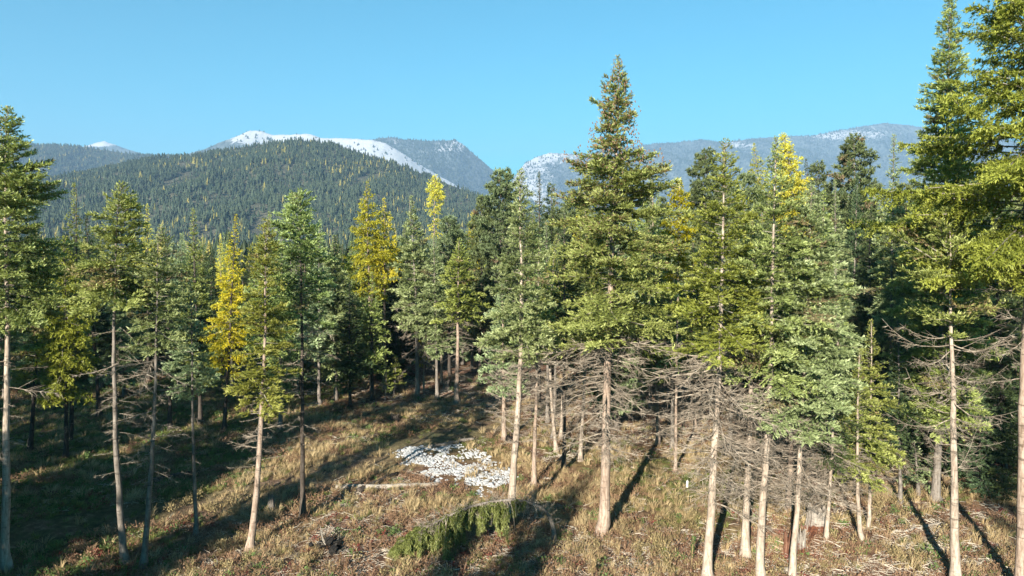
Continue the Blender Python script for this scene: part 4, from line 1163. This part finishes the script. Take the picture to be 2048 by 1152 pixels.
K = 7; kk = np.linspace(0, 1, K)
hang = p0[:, None] + np.stack([side_x[:, None] * np.sqrt(kk)[None], side_y[:, None] * np.sqrt(kk)[None],
                               .10 * np.sin(kk * math.pi * .9)[None] * np.ones((nb, 1)) - (Lh[:, None] * kk ** 1.35)], -1)
wpos = hang + B
fl = gz(wpos[..., 0], wpos[..., 1]) - B[2] + .06
hang[..., 2] = np.maximum(hang[..., 2], fl)
v, q = tubes(hang, (.012 * (1 - kk) + .004)[None].repeat(nb, 0), 3, ref=(.2, .9, .1))
o = link('limbs', mesh_np('limbs', v, q, M['deadwood']), root); o['kind'] = 'stuff'
# needles on the lower part of each hanging spray
live = np.where(rng.random(nb) < smooth(.26, .66, sb))[0]
per = 260
b = np.repeat(live, per); q_ = .22 + .78 * rng.random(len(b)) ** .8
f = q_ * (K - 1); i = np.minimum(f.astype(int), K - 2); u = (f - i)[:, None]
pos = hang[b, i] * (1 - u) + hang[b, i + 1] * u
pos += rng.normal(0, 1, (len(b), 3)) * np.array([.055, .055, .02]) * (1.2 - q_ * .5)[:, None]
d = norm(np.array([0, 0, -1.0]) + rng.normal(0, .5, (len(b), 3)))
bn = norm(rng.normal(0, 1, (len(b), 3))); sv = norm(np.cross(d, bn)) * (rng.uniform(.026, .044, len(b)) * .5)[:, None]
ll = rng.uniform(.09, .18, len(b))
v = np.stack([pos - sv, pos + sv, pos + d * ll[:, None]], 1)
ti = np.clip(.5 * q_ + .5 * rng.random(len(b)), 0, 1)
link('crown', mesh_np('crown', v.reshape(-1, 3), np.arange(len(b) * 3).reshape(-1, 3), M['bowed'], {'tint': np.repeat(ti, 3), 'rust': np.zeros(len(b) * 3)}), root)
for i in range(80):
    sx = rng.uniform(.12, .9); p = cat_rom(sx)[0]; L = rng.uniform(.4, .9)
    link('dead_branch', DEAD[rng.integers(8)], root, Vector(p), (rng.uniform(-1, 1), -R(rng.uniform(-20, 60)), rng.random() * 6.28), (L, L, L))
tag(root, 'small fir bent over in an arch with foliage hanging like a curtain to the ground', 'tree')

# ------------------------------------------------------------------ ground cover
def tuft(seed, nbl, hgt, spread, wid, mat, curl=.4):
    rng = np.random.default_rng(seed)
    a = rng.random(nbl) * 6.28; r = rng.random(nbl) ** .5 * spread * .35
    h = hgt * rng.uniform(.5, 1.1, nbl); out = rng.uniform(.15, 1, nbl) * spread * curl * 2
    b0 = np.stack([np.cos(a) * r, np.sin(a) * r, np.full(nbl, -.03)], -1)
    a2 = a + rng.normal(0, .5, nbl)
    dirv = np.stack([np.cos(a2), np.sin(a2), np.zeros(nbl)], -1)
    mid = b0 + dirv * (out * .35)[:, None] + np.array([0, 0, 1.0]) * (h * .65)[:, None]
    tip = b0 + dirv * out[:, None] + np.array([0, 0, 1.0]) * h[:, None]
    sv = np.stack([-np.sin(a2 + .6), np.cos(a2 + .6), np.zeros(nbl)], -1) * wid * .5
    v = np.stack([b0 - sv, b0 + sv, mid + sv * .8, mid - sv * .8, tip], 1)
    i = np.arange(nbl)[:, None] * 5
    return mesh_np('tuft', v.reshape(-1, 3), [i + np.array([[0, 1, 2, 3]]), i + np.array([[3, 2, 4]])], mat)
def leafy(seed, n, hgt, spread, size, mat):
    rng = np.random.default_rng(seed)
    a = rng.random(n) * 6.28; r = rng.random(n) ** .6 * spread; z = hgt * rng.random(n) ** .7 * (1 - .5 * r / spread)
    p = np.stack([np.cos(a) * r, np.sin(a) * r, z], -1)
    d = norm(rng.normal(0, 1, (n, 3)) + np.array([0, 0, .6])); bn = norm(rng.normal(0, 1, (n, 3)))
    s_ = norm(np.cross(d, bn)); L = size * rng.uniform(.6, 1.2, n)[:, None]
    v = np.stack([p, p + d * L * .5 + s_ * L * .32, p + d * L, p + d * L * .5 - s_ * L * .32], 1)
    # stems
    ns = 5; a = rng.random(ns) * 6.28
    st = np.stack([np.zeros((ns, 3)), np.stack([np.cos(a) * spread * .7, np.sin(a) * spread * .7, np.full(ns, hgt)], -1)], 1)
    sv, sq = tubes(st, np.full((ns, 2), .006), 3, ref=(.9, .1, .4))
    vv, ff = join([(v.reshape(-1, 3), np.arange(n * 4).reshape(-1, 4)), (sv, sq)])
    return mesh_np('leafy', vv, ff, mat)
def sticks(seed, n, L, mat):
    rng = np.random.default_rng(seed)
    a = rng.random(n) * 6.28; c = rng.normal(0, L * .6, (n, 3)) * np.array([1, 1, 0]) + np.array([0, 0, .03])
    ll = L * rng.uniform(.3, 1, n); d = np.stack([np.cos(a), np.sin(a), rng.normal(.03, .12, n)], -1)
    m_ = c + rng.normal(0, .04, (n, 3)); m_[:, 2] = np.abs(m_[:, 2])
    p = np.stack([c - d * ll[:, None] / 2, m_, c + d * ll[:, None] / 2], 1)
    v, q = tubes(p, np.full((n, 3), 1.0) * np.array([.012, .010, .004]), 3, ref=(.1, .1, 1))
    return mesh_np('sticks', v, q, mat)

rng = np.random.default_rng(123)
def ground_pts(n, y0=19, y1=62, pw=1.0, pxr=(-120, 2170)):
    y = y0 + (y1 - y0) * rng.random(n) ** pw; px = rng.uniform(*pxr, n); x = (px - CX) / F_PX * y
    return x, y
def finish(x, y, keep):
    x, y = x[keep], y[keep]; return np.stack([x, y, gz(x, y)], -1)
def do_scatter(name, label, P, protos, smin, smax, tiltamt=.12):
    n = len(P)
    scatter(name, label, P, rng.random(n) * 6.28, rng.uniform(smin, smax, n), protos, rng.integers(0, len(protos), n), tilt=rng.normal(0, tiltamt, (n, 2)))
track_m = lambda x, y: seg_mask(x, y, track, 1.5)
STRAW = [tuft(i, 30, .24 + .06 * i, .34, .016, M['straw'], .6) for i in range(5)]
GREEN = [tuft(20 + i, 28, .28, .30, .016, M['green'], .6) for i in range(4)]
x, y = ground_pts(46000)
dn = fbm(x * .5, y * .5, 41, 4)
gm = green_mask(x, y); dm = duff_mask(x, y)
k = (rng.random(len(x)) < (smooth(.42, .60, dn) * .93 + .07) * (1 - .78 * dm) * (1 - .75 * gm)) & (rng.random(len(x)) > track_m(x, y) * .66) & ~(ROCK_IN(x, y) & (rng.random(len(x)) < .82))
do_scatter('dry_grass', 'golden dry grass tufts covering the clearing', finish(x, y, k), STRAW, .45, 1.25)
x, y = ground_pts(30000)
gm = green_mask(x, y)
k = (rng.random(len(x)) < gm * .85 + .05) & (rng.random(len(x)) > track_m(x, y) * .9) & ~(ROCK_IN(x, y) & (rng.random(len(x)) < .95))
do_scatter('green_grass', 'short green grass in the shaded clearing and the hollow by the grove', finish(x, y, k), GREEN, .4, 1.0)
x, y = ground_pts(9000)
k = (rng.random(len(x)) < .05 + .3 * smooth(.55, .68, fbm(x * .45, y * .45, 51, 3)) + .4 * green_mask(x, y) * (x < -8)) & (rng.random(len(x)) > track_m(x, y)) & ~ROCK_IN(x, y)
do_scatter('weeds', 'low leafy green weeds among the grass', finish(x, y, k), [leafy(i, 34, .28, .28, .10, M['weed']) for i in range(3)], .5, 1.3)
x, y = ground_pts(17000)
k = (rng.random(len(x)) < .08 + .75 * smooth(.5, .64, fbm(x * .4, y * .4, 55, 3)) + .4 * (y < 30)) & (rng.random(len(x)) > track_m(x, y)) & ~ROCK_IN(x, y)
do_scatter('low_shrub_undergrowth', 'low russet-brown undergrowth between the grass tufts', finish(x, y, k), [leafy(10 + i, 46, .34, .30, .075, M['russet']) for i in range(3)], .5, 1.3)
x, y = ground_pts(5200, 19, 34, 1.0, (300, 2170))
k = (rng.random(len(x)) < .03 + .5 * smooth(.52, .64, fbm(x * .5, y * .5, 59, 3))) & ~ROCK_IN(x, y)
do_scatter('pale_undergrowth', 'pale tan leafy undergrowth in the near foreground', finish(x, y, k), [leafy(50 + i, 52, .42, .26, .085, M['shrub']) for i in range(3)], .5, 1.25)
x, y = ground_pts(4500)
k = (rng.random(len(x)) < .03 + .9 * smooth(.58, .68, fbm(x * .35, y * .35, 57, 3))) & ((y < 33) | (x > 8))
do_scatter('crimson_undergrowth', 'crimson autumn leaves of low plants in the foreground', finish(x, y, k), [leafy(30 + i, 30, .22, .26, .08, M['crimson']) for i in range(2)], .5, 1.1)
x, y = ground_pts(9500, 19, 62, 1.4)
k = (rng.random(len(x)) < .06 + .75 * duff_mask(x, y) * smooth(-16, -9, x)) & ~ROCK_IN(x, y) & (rng.random(len(x)) > track_m(x, y))
do_scatter('woody_litter', 'bleached twigs and sticks strewn over the forest floor', finish(x, y, k), [sticks(i, 9, .6, M['stick']) for i in range(5)], .5, 1.3, .05)

# single bleached branches and tall weeds one can pick out
def fallen_branch(px, py, L, az, label, mat='stick'):
    o = link('fallen_branch', DEAD[int(px) % 8], None, Vector(gpt(px, py, .08)), (R(80), R(-4), az), (L, L, L))
    tag(o, label, 'branch')
for px, py, L, az, lab in [(535, 1126, 1.2, .1, 'forked bleached branch lying in the bottom grass left of the burnt root wad'),
                           (478, 1138, .9, .2, 'short pale branch at the bottom of the picture below the curved trunk foot'),
                           (1240, 1075, 2.0, .15, 'grey branch lying at the foot of the cone-laden fir'),
                           (1300, 920, 2.2, .1, 'long dead branch across the shadow beyond the cone-laden fir'),
                           (1435, 1020, 2.0, -.8, 'pale dead branch slanting down right of the tall grove trunk'),
                           (1375, 1002, 1.9, .1, 'bleached branch on the green grass left of the grove trunk'),
                           (1700, 1098, 1.6, .1, 'twiggy grey branch at the foot of the kinked trunk'),
                           (985, 872, 1.5, 1.2, 'thin bare branch standing in the grass behind the rock patch'),
                           (350, 1108, 1.8, .9, 'grey branch in the shade right of the leaning thin trunk'),
                           (640, 1118, 1.6, .25, 'bleached branch crossing in front of the burnt root wad')]:
    fallen_branch(px, py, L, az, lab)
def stalk(px, py, h, label, mat='weed', col2='straw'):
    rng = np.random.default_rng(int(px))
    r_ = bpy.data.objects.new('weed_stalk', None); COL.objects.link(r_); r_.location = gpt(px, py)
    pth = np.array([[0, 0, -.05], [.02, 0, h * .5], [.05, .02, h]])
    v, q = tubes(pth[None], np.array([[.02, .016, .01]]), 5, ref=(1, .1, 0))
    link('stem', mesh_np('stem', v, q, M['straw']), r_)
    n = 90
    z = h * (.35 + .65 * rng.random(n)); a = rng.random(n) * 6.28
    p = np.stack([np.interp(z, pth[:, 2], pth[:, 0]), np.zeros(n), z], -1)
    d = norm(np.stack([np.cos(a), np.sin(a), rng.uniform(-.1, .9, n)], -1)); L = rng.uniform(.06, .13, n)[:, None]
    s_ = norm(np.cross(d, np.array([0, 0, 1.0])))
    v = np.stack([p, p + d * L * .5 + s_ * L * .3, p + d * L, p + d * L * .5 - s_ * L * .3], 1)
    o = link('leaves', mesh_np('leaves', v.reshape(-1, 3), np.arange(n * 4).reshape(-1, 4), M[mat]), r_); o['kind'] = 'stuff'
    tag(r_, label, 'weed')
stalk(1184, 1158, .75, 'tall seed-headed weed at the bottom edge below the cone-laden fir', 'straw')
stalk(679, 1140, .7, 'rusty brown dock stalk right of the burnt root wad', 'russet')
stalk(692, 1146, .55, 'second shorter rusty dock stalk beside the first one', 'russet')
stalk(1383, 1135, 1.3, 'thin young sapling with a few green leaves left of the tall grove trunk', 'weed')
stalk(722, 850, 1.1, 'dry mullein spike on the sunlit strip across the clearing', 'russet')
stalk(690, 840, .9, 'dark seed spike standing at the far edge of the track', 'russet')

# ------------------------------------------------------------------ air
hz = tag(link('haze', mesh_np('haze', np.array([(x, y, z) for z in (-60.0, 1330.0) for x, y in ((-13000, -600), (13000, -600), (13000, 10500), (-13000, 10500))]),
        np.array([(3, 2, 1, 0), (4, 5, 6, 7), (0, 1, 5, 4), (1, 2, 6, 5), (2, 3, 7, 6), (3, 0, 4, 7)]))), kind='stuff')
m, nt, out = new_mat('haze_air')
pv = nt.nodes.new('ShaderNodeVolumePrincipled')
pv.inputs['Color'].default_value = (.42, .66, 1.0, 1)
pv.inputs['Density'].default_value = HAZE
pv.inputs['Anisotropy'].default_value = 0.0
nt.links.new(pv.outputs[0], out.inputs['Volume'])
hz.data.materials.append(m)
